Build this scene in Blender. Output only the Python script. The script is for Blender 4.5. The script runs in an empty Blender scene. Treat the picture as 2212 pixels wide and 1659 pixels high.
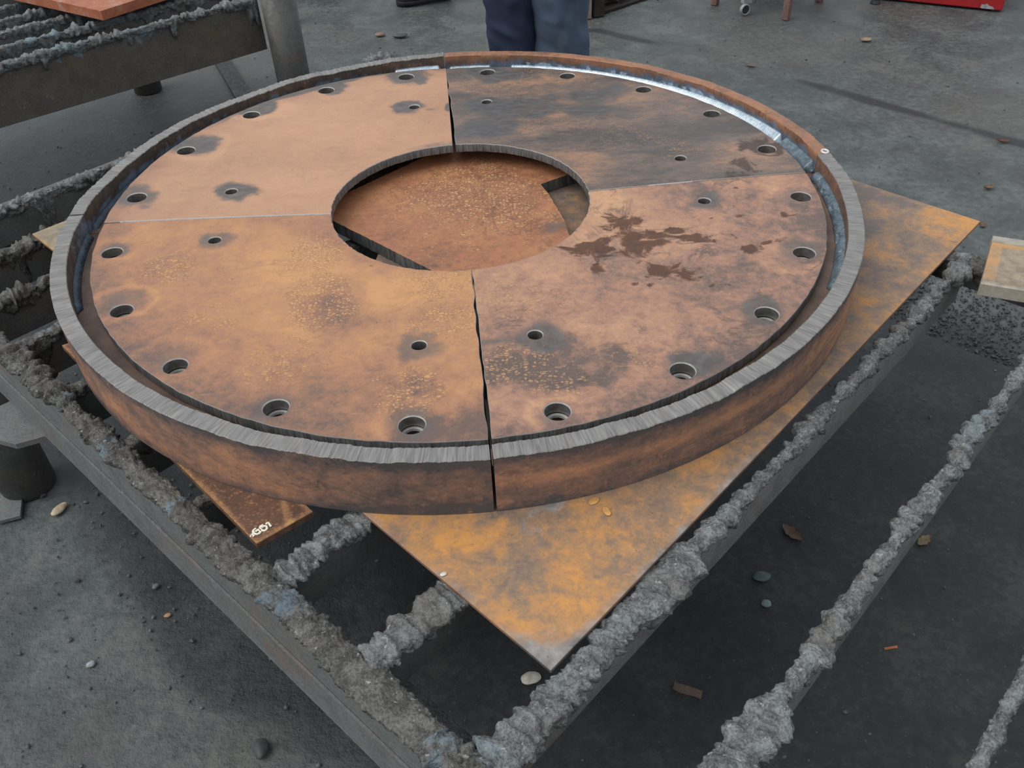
import bpy, bmesh, math, random
import numpy as np
from mathutils import Vector, Matrix, Euler

C = bpy.context.scene.collection
SC = bpy.context.scene
random.seed(4)
Z0 = 0.68                      # height of the plate top above the floor (ring coordinates have z = 0 there)

# ------------------------------------------------------------------ camera, sky, light, exposure
cam = bpy.data.cameras.new('camera')
camo = bpy.data.objects.new('camera', cam)
C.objects.link(camo)
CAM_P = np.array([0.06991793, -1.56234137, 0.82949517])
CAM_R = (0.8711586, 0.03636234, -0.03950134)
FPX, IW, IH = 1901.52, 2212.0, 1659.0
camo.location = (CAM_P[0], CAM_P[1], CAM_P[2] + Z0)
camo.rotation_euler = CAM_R
cam.sensor_fit = 'HORIZONTAL'
cam.sensor_width = 36.0
cam.lens = 36.0 * FPX / IW
cam.clip_start = 0.05
cam.clip_end = 200
SC.camera = camo

w = bpy.data.worlds.new('overcast_sky')
SC.world = w
w.use_nodes = True
nt = w.node_tree
nt.nodes.clear()
out = nt.nodes.new('ShaderNodeOutputWorld')
bg = nt.nodes.new('ShaderNodeBackground')
tc = nt.nodes.new('ShaderNodeTexCoord')
sep = nt.nodes.new('ShaderNodeSeparateXYZ')
rmp = nt.nodes.new('ShaderNodeValToRGB')
nt.links.new(tc.outputs['Generated'], sep.inputs[0])
nt.links.new(sep.outputs['Z'], rmp.inputs[0])
nt.links.new(rmp.outputs[0], bg.inputs[0])
nt.links.new(bg.outputs[0], out.inputs[0])
cr = rmp.color_ramp
cr.elements[0].position = 0.0
cr.elements[0].color = (0.52, 0.55, 0.57, 1)
cr.elements[1].position = 1.0
cr.elements[1].color = (0.80, 0.88, 0.98, 1)
e = cr.elements.new(0.25)
e.color = (0.70, 0.76, 0.82, 1)
bg.inputs[1].default_value = 0.70

sun = bpy.data.lights.new('soft_daylight', 'SUN')
sun.energy = 1.35
sun.angle = math.radians(50)
sun.color = (1.0, 0.98, 0.95)
suno = bpy.data.objects.new('soft_daylight', sun)
C.objects.link(suno)
# daylight from the open left side, a little behind the camera
sd = Vector((0.72, 0.22, -0.95)).normalized()
suno.rotation_euler = sd.to_track_quat('-Z', 'Y').to_euler()
suno.location = (-4, -1, 5)

SC.view_settings.view_transform = 'Standard'
SC.view_settings.look = 'None'
SC.view_settings.gamma = 1.0
SC.view_settings.exposure = 0.42
try:
    SC.view_settings.use_curve_mapping = False
except Exception:
    pass

# ------------------------------------------------------------------ numpy noise
def _h(i, j, k, seed):
    n = (i.astype(np.uint32) * np.uint32(374761393)) ^ (j.astype(np.uint32) * np.uint32(668265263)) ^ (k.astype(np.uint32) * np.uint32(2246822519)) ^ np.uint32((seed * 3266489917) & 0xffffffff)
    n = (n ^ (n >> np.uint32(13))) * np.uint32(1274126177)
    n = (n ^ (n >> np.uint32(15))) * np.uint32(2654435761)
    n = n ^ (n >> np.uint32(16))
    return n.astype(np.float64) / 4294967295.0

def vnoise(P, seed=0):
    """smooth value noise in -1..1"""
    F = np.floor(P)
    f = P - F
    f = f * f * (3 - 2 * f)
    I = F.astype(np.int64)
    r = 0
    for a in (0, 1):
        wx = f[:, 0] if a else 1 - f[:, 0]
        for b in (0, 1):
            wy = f[:, 1] if b else 1 - f[:, 1]
            for c in (0, 1):
                wz = f[:, 2] if c else 1 - f[:, 2]
                r = r + wx * wy * wz * _h(I[:, 0] + a, I[:, 1] + b, I[:, 2] + c, seed)
    return r * 2 - 1

def fbm(P, octv=4, seed=0, gain=0.5):
    s, a, t = 0, 1.0, 0
    for o in range(octv):
        s = s + a * vnoise(P * (2.03 ** o) + 17.3 * o, seed + o)
        t += a
        a *= gain
    return s / t

def worley(P, seed=0):
    F = np.floor(P)
    f = P - F
    I = F.astype(np.int64)
    d = np.full(len(P), 9.0)
    for a in (-1, 0, 1):
        for b in (-1, 0, 1):
            for c in (-1, 0, 1):
                i, j, k = I[:, 0] + a, I[:, 1] + b, I[:, 2] + c
                dx = a + _h(i, j, k, seed) - f[:, 0]
                dy = b + _h(i, j, k, seed + 11) - f[:, 1]
                dz = c + _h(i, j, k, seed + 23) - f[:, 2]
                d = np.minimum(d, dx * dx + dy * dy + dz * dz)
    return np.sqrt(d)

def P3(x, y, z=0.0):
    x = np.asarray(x, float)
    return np.stack([x, np.broadcast_to(y, x.shape), np.broadcast_to(z, x.shape)], 1).astype(float)

def sstep(a, b, x):
    t = np.clip((x - a) / (b - a), 0, 1)
    return t * t * (3 - 2 * t)

_R = np.array(Euler(CAM_R, 'XYZ').to_matrix())
def at(px, py, z):
    """the point of the plane at ring height z seen at a pixel of the photograph"""
    d = _R @ np.array([(px - IW / 2) / FPX, -(py - IH / 2) / FPX, -1.0])
    t = (z - CAM_P[2]) / d[2]
    return CAM_P + d * t

# ------------------------------------------------------------------ node materials
def lin(r, g, b):
    def f(c):
        c /= 255.0
        return c / 12.92 if c <= 0.04045 else ((c + 0.055) / 1.055) ** 2.4
    return (f(r), f(g), f(b), 1.0)

class NM:
    def __init__(self, name, rough=0.6, metal=0.0):
        self.m = bpy.data.materials.new(name)
        self.m.use_nodes = True
        self.t = self.m.node_tree
        self.n = self.t.nodes
        self.b = self.n['Principled BSDF']
        self.b.inputs['Roughness'].default_value = rough
        self.b.inputs['Metallic'].default_value = metal
        self.tc = self.n.new('ShaderNodeTexCoord')
    def L(self, a, b):
        self.t.links.new(a, b)
    def _set(self, sock, v):
        if isinstance(v, bpy.types.NodeSocket):
            self.L(v, sock)
        else:
            sock.default_value = v
    def coord(self, kind='Object', scale=(1, 1, 1), rot=(0, 0, 0)):
        mp = self.n.new('ShaderNodeMapping')
        mp.inputs['Scale'].default_value = scale
        mp.inputs['Rotation'].default_value = rot
        self.L(self.tc.outputs[kind], mp.inputs[0])
        return mp.outputs[0]
    def noise(self, scale, detail=4, rough=0.55, dist=0.0, co=None):
        q = self.n.new('ShaderNodeTexNoise')
        q.inputs['Scale'].default_value = scale
        q.inputs['Detail'].default_value = detail
        q.inputs['Roughness'].default_value = rough
        q.inputs['Distortion'].default_value = dist
        self.L(co if co is not None else self.tc.outputs['Object'], q.inputs['Vector'])
        return q.outputs['Fac']
    def vor(self, scale, feature='F1', co=None, rnd=1.0):
        q = self.n.new('ShaderNodeTexVoronoi')
        q.feature = feature
        q.inputs['Scale'].default_value = scale
        q.inputs['Randomness'].default_value = rnd
        self.L(co if co is not None else self.tc.outputs['Object'], q.inputs['Vector'])
        return q.outputs['Distance']
    def map(self, v, a, b, c=0.0, d=1.0, smooth=True):
        q = self.n.new('ShaderNodeMapRange')
        q.interpolation_type = 'SMOOTHSTEP' if smooth else 'LINEAR'
        self._set(q.inputs[0], v)
        for i, x in enumerate((a, b, c, d)):
            self._set(q.inputs[1 + i], x)
        return q.outputs[0]
    def math(self, op, a, b=0.0, clamp=False):
        q = self.n.new('ShaderNodeMath')
        q.operation = op
        q.use_clamp = clamp
        self._set(q.inputs[0], a)
        self._set(q.inputs[1], b)
        return q.outputs[0]
    def mix(self, f, a, b):
        q = self.n.new('ShaderNodeMix')
        q.data_type = 'RGBA'
        self._set(q.inputs[0], f)
        self._set(q.inputs[6], a)
        self._set(q.inputs[7], b)
        return q.outputs[2]
    def ramp(self, f, stops):
        q = self.n.new('ShaderNodeValToRGB')
        self._set(q.inputs[0], f)
        r = q.color_ramp
        r.elements[0].position, r.elements[0].color = stops[0]
        r.elements[1].position, r.elements[1].color = stops[-1]
        for p_, c_ in stops[1:-1]:
            r.elements.new(p_).color = c_
        return q.outputs[0]
    def attr(self, name='mask'):
        q = self.n.new('ShaderNodeAttribute')
        q.attribute_name = name
        s = self.n.new('ShaderNodeSeparateColor')
        self.L(q.outputs['Color'], s.inputs[0])
        return s.outputs[0], s.outputs[1], s.outputs[2], q.outputs['Alpha']
    def bump(self, h, strength=0.3, dist=0.002, prev=None):
        q = self.n.new('ShaderNodeBump')
        q.inputs['Strength'].default_value = strength
        q.inputs['Distance'].default_value = dist
        self._set(q.inputs['Height'], h)
        if prev is not None:
            self.L(prev, q.inputs['Normal'])
        return q.outputs[0]
    def done(self, col, rough=None, bump=None, metal=None, spec=None):
        self._set(self.b.inputs['Base Color'], col)
        if rough is not None:
            self._set(self.b.inputs['Roughness'], rough)
        if metal is not None:
            self._set(self.b.inputs['Metallic'], metal)
        if bump is not None:
            self.L(bump, self.b.inputs['Normal'])
        if spec is not None:
            self.b.inputs['Specular IOR Level'].default_value = spec
        return self.m

def plain(name, c, rough=0.6, metal=0.0, var=0.25, scale=30, bs=0.2):
    k = NM(name, rough, metal)
    n1 = k.noise(scale, 5)
    d = tuple(x * (1 - var) for x in c[:3]) + (1,)
    l = tuple(min(1, x * (1 + var)) for x in c[:3]) + (1,)
    return k.done(k.mix(k.map(n1, 0.3, 0.7), d, l), None, k.bump(k.noise(scale * 6, 3), bs, 0.001))

def rust_plate(name, dark, mid, tan, flake, burn=(88, 86, 84), wet=(76, 44, 24), fl_scale=120, stretch=(1, 1, 1), rough=(0.42, 0.62), spec=0.45, vary=1.0, fl_amt=0.6, wisp=0.4):
    """mask: R tan rust, G scorched grey, B yellow flakes, A wet stain"""
    k = NM(name)
    R, G, B, A = k.attr()
    co = k.coord('Object', stretch)
    n1 = k.noise(9, 6, 0.6, 0.6, co)
    n2 = k.noise(38, 5, 0.65, 0.4, co)
    n3 = k.noise(230, 3, 0.6, 0.0)
    f = k.math('ADD', R, k.math('MULTIPLY', k.math('SUBTRACT', n1, 0.5), 1.0 * vary))
    f = k.math('ADD', f, k.math('MULTIPLY', k.math('SUBTRACT', n2, 0.5), 1.0 * vary))
    n4 = k.noise(90, 4, 0.7, 0.3, co)
    f = k.math('ADD', f, k.math('MULTIPLY', k.math('SUBTRACT', n4, 0.5), 0.7 * vary))
    f = k.math('ADD', f, k.math('MULTIPLY', k.math('SUBTRACT', n3, 0.5), 0.4), True)
    col = k.ramp(f, [(0.0, lin(*dark)), (0.45, lin(*mid)), (1.0, lin(*tan))])
    # flaked scale: crackled skin of small pale islands with dark seams
    wv = k.n.new('ShaderNodeVectorMath'); wv.operation = 'ADD'
    nz = k.n.new('ShaderNodeTexNoise'); nz.inputs['Scale'].default_value = fl_scale * 0.5; nz.inputs['Detail'].default_value = 2
    k.L(k.tc.outputs['Object'], nz.inputs['Vector'])
    sc_ = k.n.new('ShaderNodeVectorMath'); sc_.operation = 'SCALE'; sc_.inputs['Scale'].default_value = 0.016 * 80 / fl_scale
    k.L(nz.outputs['Color'], sc_.inputs[0]); k.L(k.coord('Object', (1, 1.3, 1)), wv.inputs[0]); k.L(sc_.outputs[0], wv.inputs[1])
    seam = k.map(k.vor(fl_scale, 'DISTANCE_TO_EDGE', wv.outputs[0]), 0.02, 0.22, 1, 0)
    vc = k.n.new('ShaderNodeTexVoronoi'); vc.inputs['Scale'].default_value = fl_scale; k.L(wv.outputs[0], vc.inputs['Vector'])
    vs = k.n.new('ShaderNodeSeparateColor'); k.L(vc.outputs['Color'], vs.inputs[0])
    wn = k.noise(fl_scale * 0.25, 5, 0.7, 0.6)
    Bn = k.map(k.math('ADD', B, k.math('MULTIPLY', k.math('SUBTRACT', wn, 0.5), 2.6)), 0.25, 0.95)
    fm = k.math('MULTIPLY', k.math('MULTIPLY', k.map(vs.outputs[0], 0.35, 0.75), k.map(seam, 0, 1, 1, 0)), Bn)
    dk = k.math('MULTIPLY', seam, k.math('MULTIPLY', Bn, 0.55 * fl_amt))
    col = k.mix(k.math('MULTIPLY', fm, fl_amt), col, k.mix(vs.outputs[1], lin(*flake), lin(*[0.5 * (a_ + b_) for a_, b_ in zip(flake, tan)])))
    col = k.mix(dk, col, lin(*[c * 0.75 for c in dark]))
    # long faint wipe marks and hair scratches
    sc1 = k.map(k.noise(22, 5, 0.7, 0.2, k.coord('Object', (1, 9, 1), (0, 0, 0.6))), 0.60, 0.72, 0, 0.28)
    col = k.mix(sc1, col, lin(*[min(255, c * 1.1) for c in tan]))
    ws = k.math('ABSOLUTE', k.math('SUBTRACT', k.noise(5.5, 6, 0.62, 1.2, co), 0.5))
    wm = k.math('MULTIPLY', k.map(ws, 0.0, 0.028, 1, 0), k.map(k.noise(7, 3), 0.48, 0.62, 0, wisp))
    col = k.mix(wm, col, lin(*[c * 0.8 for c in dark]))
    g = k.map(k.math('ADD', G, k.math('MULTIPLY', k.math('SUBTRACT', n2, 0.5), 0.9)), 0.2, 0.8, 0, 0.92)
    gcol = k.ramp(n2, [(0.3, lin(*[c * 0.72 for c in burn])), (0.7, lin(*[min(255, c * 1.18) for c in burn]))])
    col = k.mix(g, col, gcol)
    wn2 = k.noise(26, 6, 0.68, 0.8)
    a = k.map(k.math('ADD', A, k.math('MULTIPLY', k.math('SUBTRACT', wn2, 0.5), 2.4)), 0.36, 0.66, 0, 0.88)
    col = k.mix(a, col, k.ramp(k.math('ADD', k.math('MULTIPLY', n3, 0.4), k.math('MULTIPLY', wn2, 0.6)), [(0.38, lin(*[min(255, c * 1.25) for c in wet])), (0.66, lin(*[c * 0.72 for c in wet]))]))
    # small pits
    pit = k.map(k.noise(160, 2, 0.5), 0.70, 0.76)
    col = k.mix(k.math('MULTIPLY', pit, 0.5), col, lin(*[c * 0.5 for c in dark]))
    ro = k.map(n2, 0.3, 0.7, rough[0], rough[1])
    bm = k.bump(k.math('ADD', n3, k.math('MULTIPLY', n2, 1.2)), 0.16, 0.0012)
    bm = k.bump(fm, 0.22, 0.0008, bm)
    return k.done(col, ro, bm, spec=spec)

def cut_steel(name, dark, light, freq=420, rough=0.42, metal=0.35, uvx=True, tint=None):
    """flame cut face: fine drag lines across the UV's first axis"""
    k = NM(name, rough, metal)
    co = k.coord('UV', (1, 0.07, 1))
    a = k.noise(freq, 3, 0.55, 0.15, co)
    b = k.noise(freq * 0.16, 4, 0.6, 0.0, co)
    c = k.noise(60, 5)
    f = k.math('ADD', k.math('MULTIPLY', a, 0.6), k.math('MULTIPLY', b, 0.4))
    col = k.ramp(k.map(f, 0.30, 0.68), [(0, lin(*dark)), (1, lin(*light))])
    if tint:
        col = k.mix(k.map(c, 0.5, 0.72, 0, 0.6), col, lin(*tint))
    return k.done(col, k.map(c, 0.3, 0.7, rough - 0.08, rough + 0.14), k.bump(f, 0.55, 0.0016))

M = {}
M['floor'] = None
def floor_mat():
    k = NM('floor_concrete', 0.7)
    P = k.tc.outputs['Object']
    n0 = k.noise(0.9, 4, 0.6)
    n1 = k.noise(5, 6, 0.62, 0.5)
    n2 = k.noise(40, 5, 0.65)
    n3 = k.noise(210, 3, 0.6)
    R, G, B, A = k.attr()
    f = k.math('ADD', k.math('MULTIPLY', n1, 0.55), k.math('MULTIPLY', n2, 0.45))
    col = k.ramp(k.map(f, 0.32, 0.68), [(0, lin(64, 68, 68)), (0.5, lin(83, 88, 87)), (1, lin(106, 110, 106))])
    col = k.mix(k.map(n0, 0.42, 0.62, 0, 0.55), col, k.mix(k.map(n2, 0.35, 0.65), lin(84, 80, 74), lin(104, 98, 90)))
    table_shade = k.map(k.math('ADD', R, k.math('MULTIPLY', k.math('SUBTRACT', n1, 0.5), 0.5)), 0.15, 0.85)  # painted shade: floor colour darkened below the tables
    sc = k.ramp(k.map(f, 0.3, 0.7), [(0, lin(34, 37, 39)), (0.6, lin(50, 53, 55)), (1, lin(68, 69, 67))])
    col = k.mix(table_shade, col, sc)
    col = k.mix(k.map(k.math('ADD', G, k.math('MULTIPLY', k.math('SUBTRACT', n2, 0.5), 0.25)), 0.2, 0.8, 0, 0.85), col, lin(40, 42, 46))
    # pale scuffs
    sco = k.coord('Object', (1, 3.2, 1), (0, 0, 0.45))
    sc2 = k.math('MULTIPLY', k.map(k.noise(26, 5, 0.7, 0.3, sco), 0.62, 0.72), k.map(n1, 0.45, 0.62))
    col = k.mix(k.math('MULTIPLY', sc2, k.map(table_shade, 0, 1, 0.5, 0.1)), col, lin(150, 148, 136))
    spk = k.map(k.noise(120, 2, 0.5), 0.69, 0.74)
    col = k.mix(k.math('MULTIPLY', spk, 0.6), col, lin(34, 33, 32))
    bm = k.bump(k.math('ADD', n2, k.math('MULTIPLY', n3, 0.4)), 0.6, 0.009)
    bm = k.bump(k.noise(95, 4, 0.7), k.math('ADD', 0.0, 0.0) if False else 0.5, 0.005, bm)
    return k.done(col, k.map(n2, 0.3, 0.7, 0.42, 0.7), bm, spec=0.4)
M['floor'] = floor_mat()

def slag_mat(name, c1, c2, c3, hi, amt=0.5):
    k = NM(name, 0.5, 0.1)
    n1 = k.noise(7, 4, 0.6, 0.5)
    n2 = k.noise(45, 5, 0.65)
    n3 = k.noise(300, 3, 0.6)
    R, G, B, A = k.attr()
    col = k.ramp(k.map(k.math('ADD', k.math('MULTIPLY', n2, 0.55), k.math('MULTIPLY', n3, 0.45)), 0.34, 0.66), [(0, lin(*c1)), (0.5, lin(*c2)), (1, lin(*c3))])
    col = k.mix(k.map(n1, 0.5, 0.66, 0, 0.55), col, k.mix(n2, lin(76, 68, 60), lin(114, 105, 96)))
    h = k.math('ADD', G, k.math('MULTIPLY', k.math('SUBTRACT', n2, 0.5), 1.6))
    col = k.mix(k.map(h, 0.42, 0.95, 0, 0.75), col, k.mix(n2, lin(*[c * 0.62 for c in hi]), lin(*hi)))
    spk = k.map(k.noise(140, 2), 0.66, 0.72)
    col = k.mix(k.math('MULTIPLY', spk, 0.5), col, lin(190, 190, 185))
    return k.done(col, k.map(n3, 0.3, 0.7, 0.38, 0.7), k.bump(k.math('ADD', k.math('MULTIPLY', n3, 1.3), n2), 0.75, 0.0030), spec=0.45)
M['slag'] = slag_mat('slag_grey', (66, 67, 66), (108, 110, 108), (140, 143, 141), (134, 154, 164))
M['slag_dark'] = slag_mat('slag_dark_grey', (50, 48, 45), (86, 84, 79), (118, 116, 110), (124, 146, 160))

def steel_bar_mat(name, base, rust, amt=0.5):
    k = NM(name, 0.6, 0.1)
    n1 = k.noise(6, 5, 0.62, 0.7)
    n2 = k.noise(60, 4, 0.6)
    n3 = k.noise(260, 3, 0.6)
    nb = k.noise(22, 6, 0.7, 0.3)
    col = k.ramp(k.map(k.math('ADD', k.math('MULTIPLY', n3, 0.5), k.math('MULTIPLY', nb, 0.5)), 0.3, 0.7), [(0, lin(*[c * 0.82 for c in base])), (1, lin(*[c * 1.14 for c in base]))])
    rs = k.math('ADD', k.math('MULTIPLY', n1, 0.75), k.math('MULTIPLY', nb, 0.25))
    col = k.mix(k.map(rs, 0.56 - 0.14 * amt, 0.74 - 0.06 * amt, 0, 0.7), col, k.mix(n3, lin(*[c * 0.82 for c in rust]), lin(*rust)))
    spk = k.map(k.noise(110, 2), 0.68, 0.73)
    col = k.mix(k.math('MULTIPLY', spk, 0.4), col, lin(150, 152, 150))
    return k.done(col, k.map(n2, 0.3, 0.7, 0.45, 0.7), k.bump(k.math('ADD', n3, n2), 0.3, 0.0015))
M['beam'] = steel_bar_mat('beam_steel', (106, 109, 107), (134, 104, 88), 0.45)
M['slat_lit'] = steel_bar_mat('slat_steel_lit', (134, 133, 129), (138, 120, 106), 0.3)  # slat steel again, the light on these slats put into a paler colour
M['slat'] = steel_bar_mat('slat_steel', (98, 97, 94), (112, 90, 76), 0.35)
M['beam2'] = steel_bar_mat('brown_beam_steel', (90, 84, 76), (124, 94, 70), 0.55)
M['pipe'] = steel_bar_mat('pipe_steel', (84, 82, 79), (110, 88, 74), 0.3)

M['tl'] = rust_plate('plate_tan_rust', (124, 100, 86), (172, 128, 100), (196, 150, 116), (204, 156, 112), fl_scale=150, stretch=(1, 1.6, 1), rough=(0.36, 0.52), vary=0.55, wisp=0.12)
M['tr'] = rust_plate('plate_dark_scale', (84, 77, 73), (116, 99, 89), (164, 124, 96), (176, 136, 102), burn=(84, 83, 83), wet=(70, 52, 42), fl_scale=170, stretch=(1, 2.2, 1), rough=(0.36, 0.52))
M['bl'] = rust_plate('plate_orange_rust', (112, 90, 80), (168, 120, 90), (200, 146, 98), (216, 164, 106), fl_scale=150, vary=0.7, wisp=0.14)
M['br'] = rust_plate('plate_pink_rust', (108, 90, 82), (166, 124, 102), (200, 154, 116), (200, 150, 98), fl_scale=140, wisp=0.6)
M['scrap'] = rust_plate('scrap_orange_rust', (110, 80, 64), (164, 108, 76), (188, 132, 90), (206, 162, 112), fl_scale=140, fl_amt=0.85)
M['sheet'] = rust_plate('sheet_yellow_rust', (108, 96, 90), (146, 118, 94), (202, 142, 78), (208, 156, 88), burn=(134, 131, 128), fl_scale=190, rough=(0.5, 0.7), vary=1.25, wisp=0.2)
M['off'] = rust_plate('offcut_dark_rust', (88, 62, 48), (118, 82, 60), (184, 138, 88), (146, 102, 74), fl_scale=150, rough=(0.55, 0.75))
M['off_side'] = plain('offcut_side', lin(104, 76, 58), 0.7, 0.0, 0.35, 60)
M['rim_side'] = rust_plate('rim_side_rust', (82, 77, 77), (132, 102, 88), (184, 132, 100), (190, 140, 106), burn=(70, 70, 76), fl_scale=110, stretch=(1, 1, 1.6), rough=(0.45, 0.65))
M['rim_inner'] = rust_plate('rim_inner_rust', (70, 62, 57), (108, 84, 72), (158, 110, 80), (176, 124, 88), burn=(92, 106, 122), wet=(168, 182, 198), fl_scale=110)
M['rim_top_rust'] = rust_plate('rim_top_rust', (104, 80, 66), (142, 100, 76), (174, 122, 86), (186, 134, 92), fl_scale=180)
M['cut'] = cut_steel('flame_cut_top', (104, 101, 98), (150, 146, 142), 330, 0.5, 0.15, tint=(134, 126, 119))
M['cut_dark'] = cut_steel('flame_cut_dark', (54, 54, 55), (126, 126, 124), 380, 0.4, 0.3)
M['bare'] = cut_steel('bare_steel_sheen', (176, 178, 178), (232, 234, 234), 300, 0.32, 0.6)  # bare steel made near-white, the sheen of the joint edges painted in
M['flange'] = plain('flange_brown', lin(104, 82, 70), 0.55, 0.1, 0.3, 25)
M['hole'] = plain('drilled_steel', lin(110, 106, 102), 0.4, 0.4, 0.25, 90)
M['lip'] = plain('machined_steel', lin(225, 224, 220), 0.3, 0.5, 0.08, 120)

def weld_mat(name, a, b, metal, rough):
    k = NM(name, rough, metal)
    n = k.noise(180, 4)
    v = k.noise(40, 3)
    return k.done(k.mix(k.map(k.math('ADD', k.math('MULTIPLY', n, 0.5), k.math('MULTIPLY', v, 0.5)), 0.36, 0.64), lin(*a), lin(*b)), k.map(n, 0.3, 0.7, rough - 0.08, rough + 0.1), k.bump(k.noise(260, 3), 0.2, 0.001))
M['weld_bright'] = weld_mat('weld_bright', (176, 192, 202), (212, 222, 228), 0.7, 0.32)
M['weld_blue'] = weld_mat('weld_blue', (84, 96, 104), (122, 136, 144), 0.4, 0.42)
M['weld_dark'] = weld_mat('weld_dark', (34, 38, 46), (72, 84, 98), 0.3, 0.45)

# ------------------------------------------------------------------ mesh helpers
def mesh_np(name, V, faces, mats, parent=None, mask=None, uv=None, smooth=True, fmat=None, base=None):
    """faces: list of (k,n) integer arrays; V in ring coordinates"""
    V = np.asarray(V, float) + np.array([0, 0, Z0])
    o3 = np.zeros(3)
    if parent is not None:
        o3 = np.array(abs_loc(parent))
    elif base is not None:
        o3 = np.asarray(base, float) + np.array([0, 0, Z0])
    V = V - o3
    me = bpy.data.meshes.new(name)
    loops = np.concatenate([np.asarray(f).ravel() for f in faces]).astype(np.int32)
    tot = np.concatenate([np.full(len(f), np.asarray(f).shape[1]) for f in faces]).astype(np.int32)
    start = np.concatenate([[0], np.cumsum(tot)[:-1]]).astype(np.int32)
    me.vertices.add(len(V))
    me.vertices.foreach_set('co', V.astype(np.float32).ravel())
    me.loops.add(len(loops))
    me.loops.foreach_set('vertex_index', loops)
    me.polygons.add(len(tot))
    me.polygons.foreach_set('loop_start', start)
    me.polygons.foreach_set('loop_total', tot)
    if not isinstance(mats, (list, tuple)):
        mats = [mats]
    for m in mats:
        me.materials.append(m)
    if fmat is not None:
        me.polygons.foreach_set('material_index', np.asarray(fmat, np.int32))
    me.polygons.foreach_set('use_smooth', np.full(len(tot), bool(smooth)))
    me.update(calc_edges=True)
    if mask is not None:
        a = me.attributes.new('mask', 'FLOAT_COLOR', 'POINT')
        a.data.foreach_set('color', np.asarray(mask, np.float32).ravel())
    if uv is not None:
        l = me.uv_layers.new(name='UVMap')
        l.data.foreach_set('uv', np.asarray(uv, np.float32)[loops].ravel())
    me.validate()
    o = bpy.data.objects.new(name, me)
    C.objects.link(o)
    if parent is not None:
        o.parent = parent
    else:
        o.location = o3
    return o

def abs_loc(o):
    v = Vector(o.location)
    while o.parent is not None:
        o = o.parent
        v = v + Vector(o.location)
    return v

def tag(o, label=None, cat=None, group=None, kind=None):
    if label: o['label'] = label
    if cat: o['category'] = cat
    if group: o['group'] = group
    if kind: o['kind'] = kind
    return o

def thing(name, label, cat, loc, group=None):
    """Empty at the thing's base; loc in ring coordinates"""
    o = bpy.data.objects.new(name, None)
    o.empty_display_size = 0.05
    C.objects.link(o)
    o.location = (loc[0], loc[1], loc[2] + Z0)
    return tag(o, label, cat, group)

def from_bm(name, bm, mats, parent=None, smooth=False, base=None, mask=None, bevel=0.0):
    if bevel:
        bmesh.ops.bevel(bm, geom=[e for e in bm.edges if len(e.link_faces) == 2 and e.calc_face_angle(0) > 0.6], offset=bevel, segments=2, profile=0.5, affect='EDGES')
    bmesh.ops.recalc_face_normals(bm, faces=bm.faces)
    o3 = Vector((0, 0, 0))
    if parent is not None:
        o3 = abs_loc(parent)
    elif base is not None:
        o3 = Vector((base[0], base[1], base[2] + Z0))
    for v in bm.verts:
        v.co = v.co + Vector((0, 0, Z0)) - o3
    me = bpy.data.meshes.new(name)
    bm.to_mesh(me)
    bm.free()
    for m in (mats if isinstance(mats, (list, tuple)) else [mats]):
        me.materials.append(m)
    if smooth:
        me.polygons.foreach_set('use_smooth', [True] * len(me.polygons))
    o = bpy.data.objects.new(name, me)
    C.objects.link(o)
    if parent is not None:
        o.parent = parent
    else:
        o.location = o3
    return o

def bm_box(bm, c, s, rz=0.0, tilt=(0, 0)):
    r = bmesh.ops.create_cube(bm, size=1.0)
    m = Matrix.Translation(c) @ Euler((tilt[0], tilt[1], rz)).to_matrix().to_4x4() @ Matrix.Diagonal((s[0], s[1], s[2], 1))
    bmesh.ops.transform(bm, matrix=m, verts=r['verts'])
    return r['verts']

def bm_cyl(bm, a, b, r1, r2=None, seg=24, caps=True):
    a, b = Vector(a), Vector(b)
    r2 = r1 if r2 is None else r2
    r = bmesh.ops.create_cone(bm, cap_ends=caps, segments=seg, radius1=r1, radius2=r2, depth=(b - a).length)
    q = (b - a).to_track_quat('Z', 'Y').to_matrix().to_4x4()
    bmesh.ops.transform(bm, matrix=Matrix.Translation((a + b) / 2) @ q, verts=r['verts'])
    return r['verts']

def prism(bm, pts, z0, z1):
    vs0 = [bm.verts.new((p[0], p[1], z0)) for p in pts]
    vs1 = [bm.verts.new((p[0], p[1], z1)) for p in pts]
    n = len(pts)
    bm.faces.new(list(reversed(vs0)))
    bm.faces.new(vs1)
    for i in range(n):
        bm.faces.new((vs0[i], vs0[(i + 1) % n], vs1[(i + 1) % n], vs1[i]))

def grid_faces(a, b, off=0, closed=False):
    i = np.arange(a - 1)[:, None]
    j = np.arange(b if closed else b - 1)[None, :]
    j2 = (j + 1) % b
    return (off + np.stack([i * b + j, (i + 1) * b + j, (i + 1) * b + j2, i * b + j2], -1)).reshape(-1, 4)

def in_poly(x, y, poly):
    c = np.zeros(len(x), bool)
    n = len(poly)
    for i in range(n):
        x1, y1 = poly[i][:2]
        x2, y2 = poly[(i + 1) % n][:2]
        cond = ((y1 > y) != (y2 > y)) & (x < (x2 - x1) * (y - y1) / (y2 - y1 + 1e-12) + x1)
        c ^= cond
    return c

def poly_dist(x, y, poly):
    d = np.full(len(x), 9.0)
    n = len(poly)
    for i in range(n):
        a = np.array(poly[i][:2]); b = np.array(poly[(i + 1) % n][:2])
        t = np.clip(((x - a[0]) * (b - a)[0] + (y - a[1]) * (b - a)[1]) / ((b - a) @ (b - a)), 0, 1)
        d = np.minimum(d, np.hypot(x - a[0] - t * (b - a)[0], y - a[1] - t * (b - a)[1]))
    return d

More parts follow.
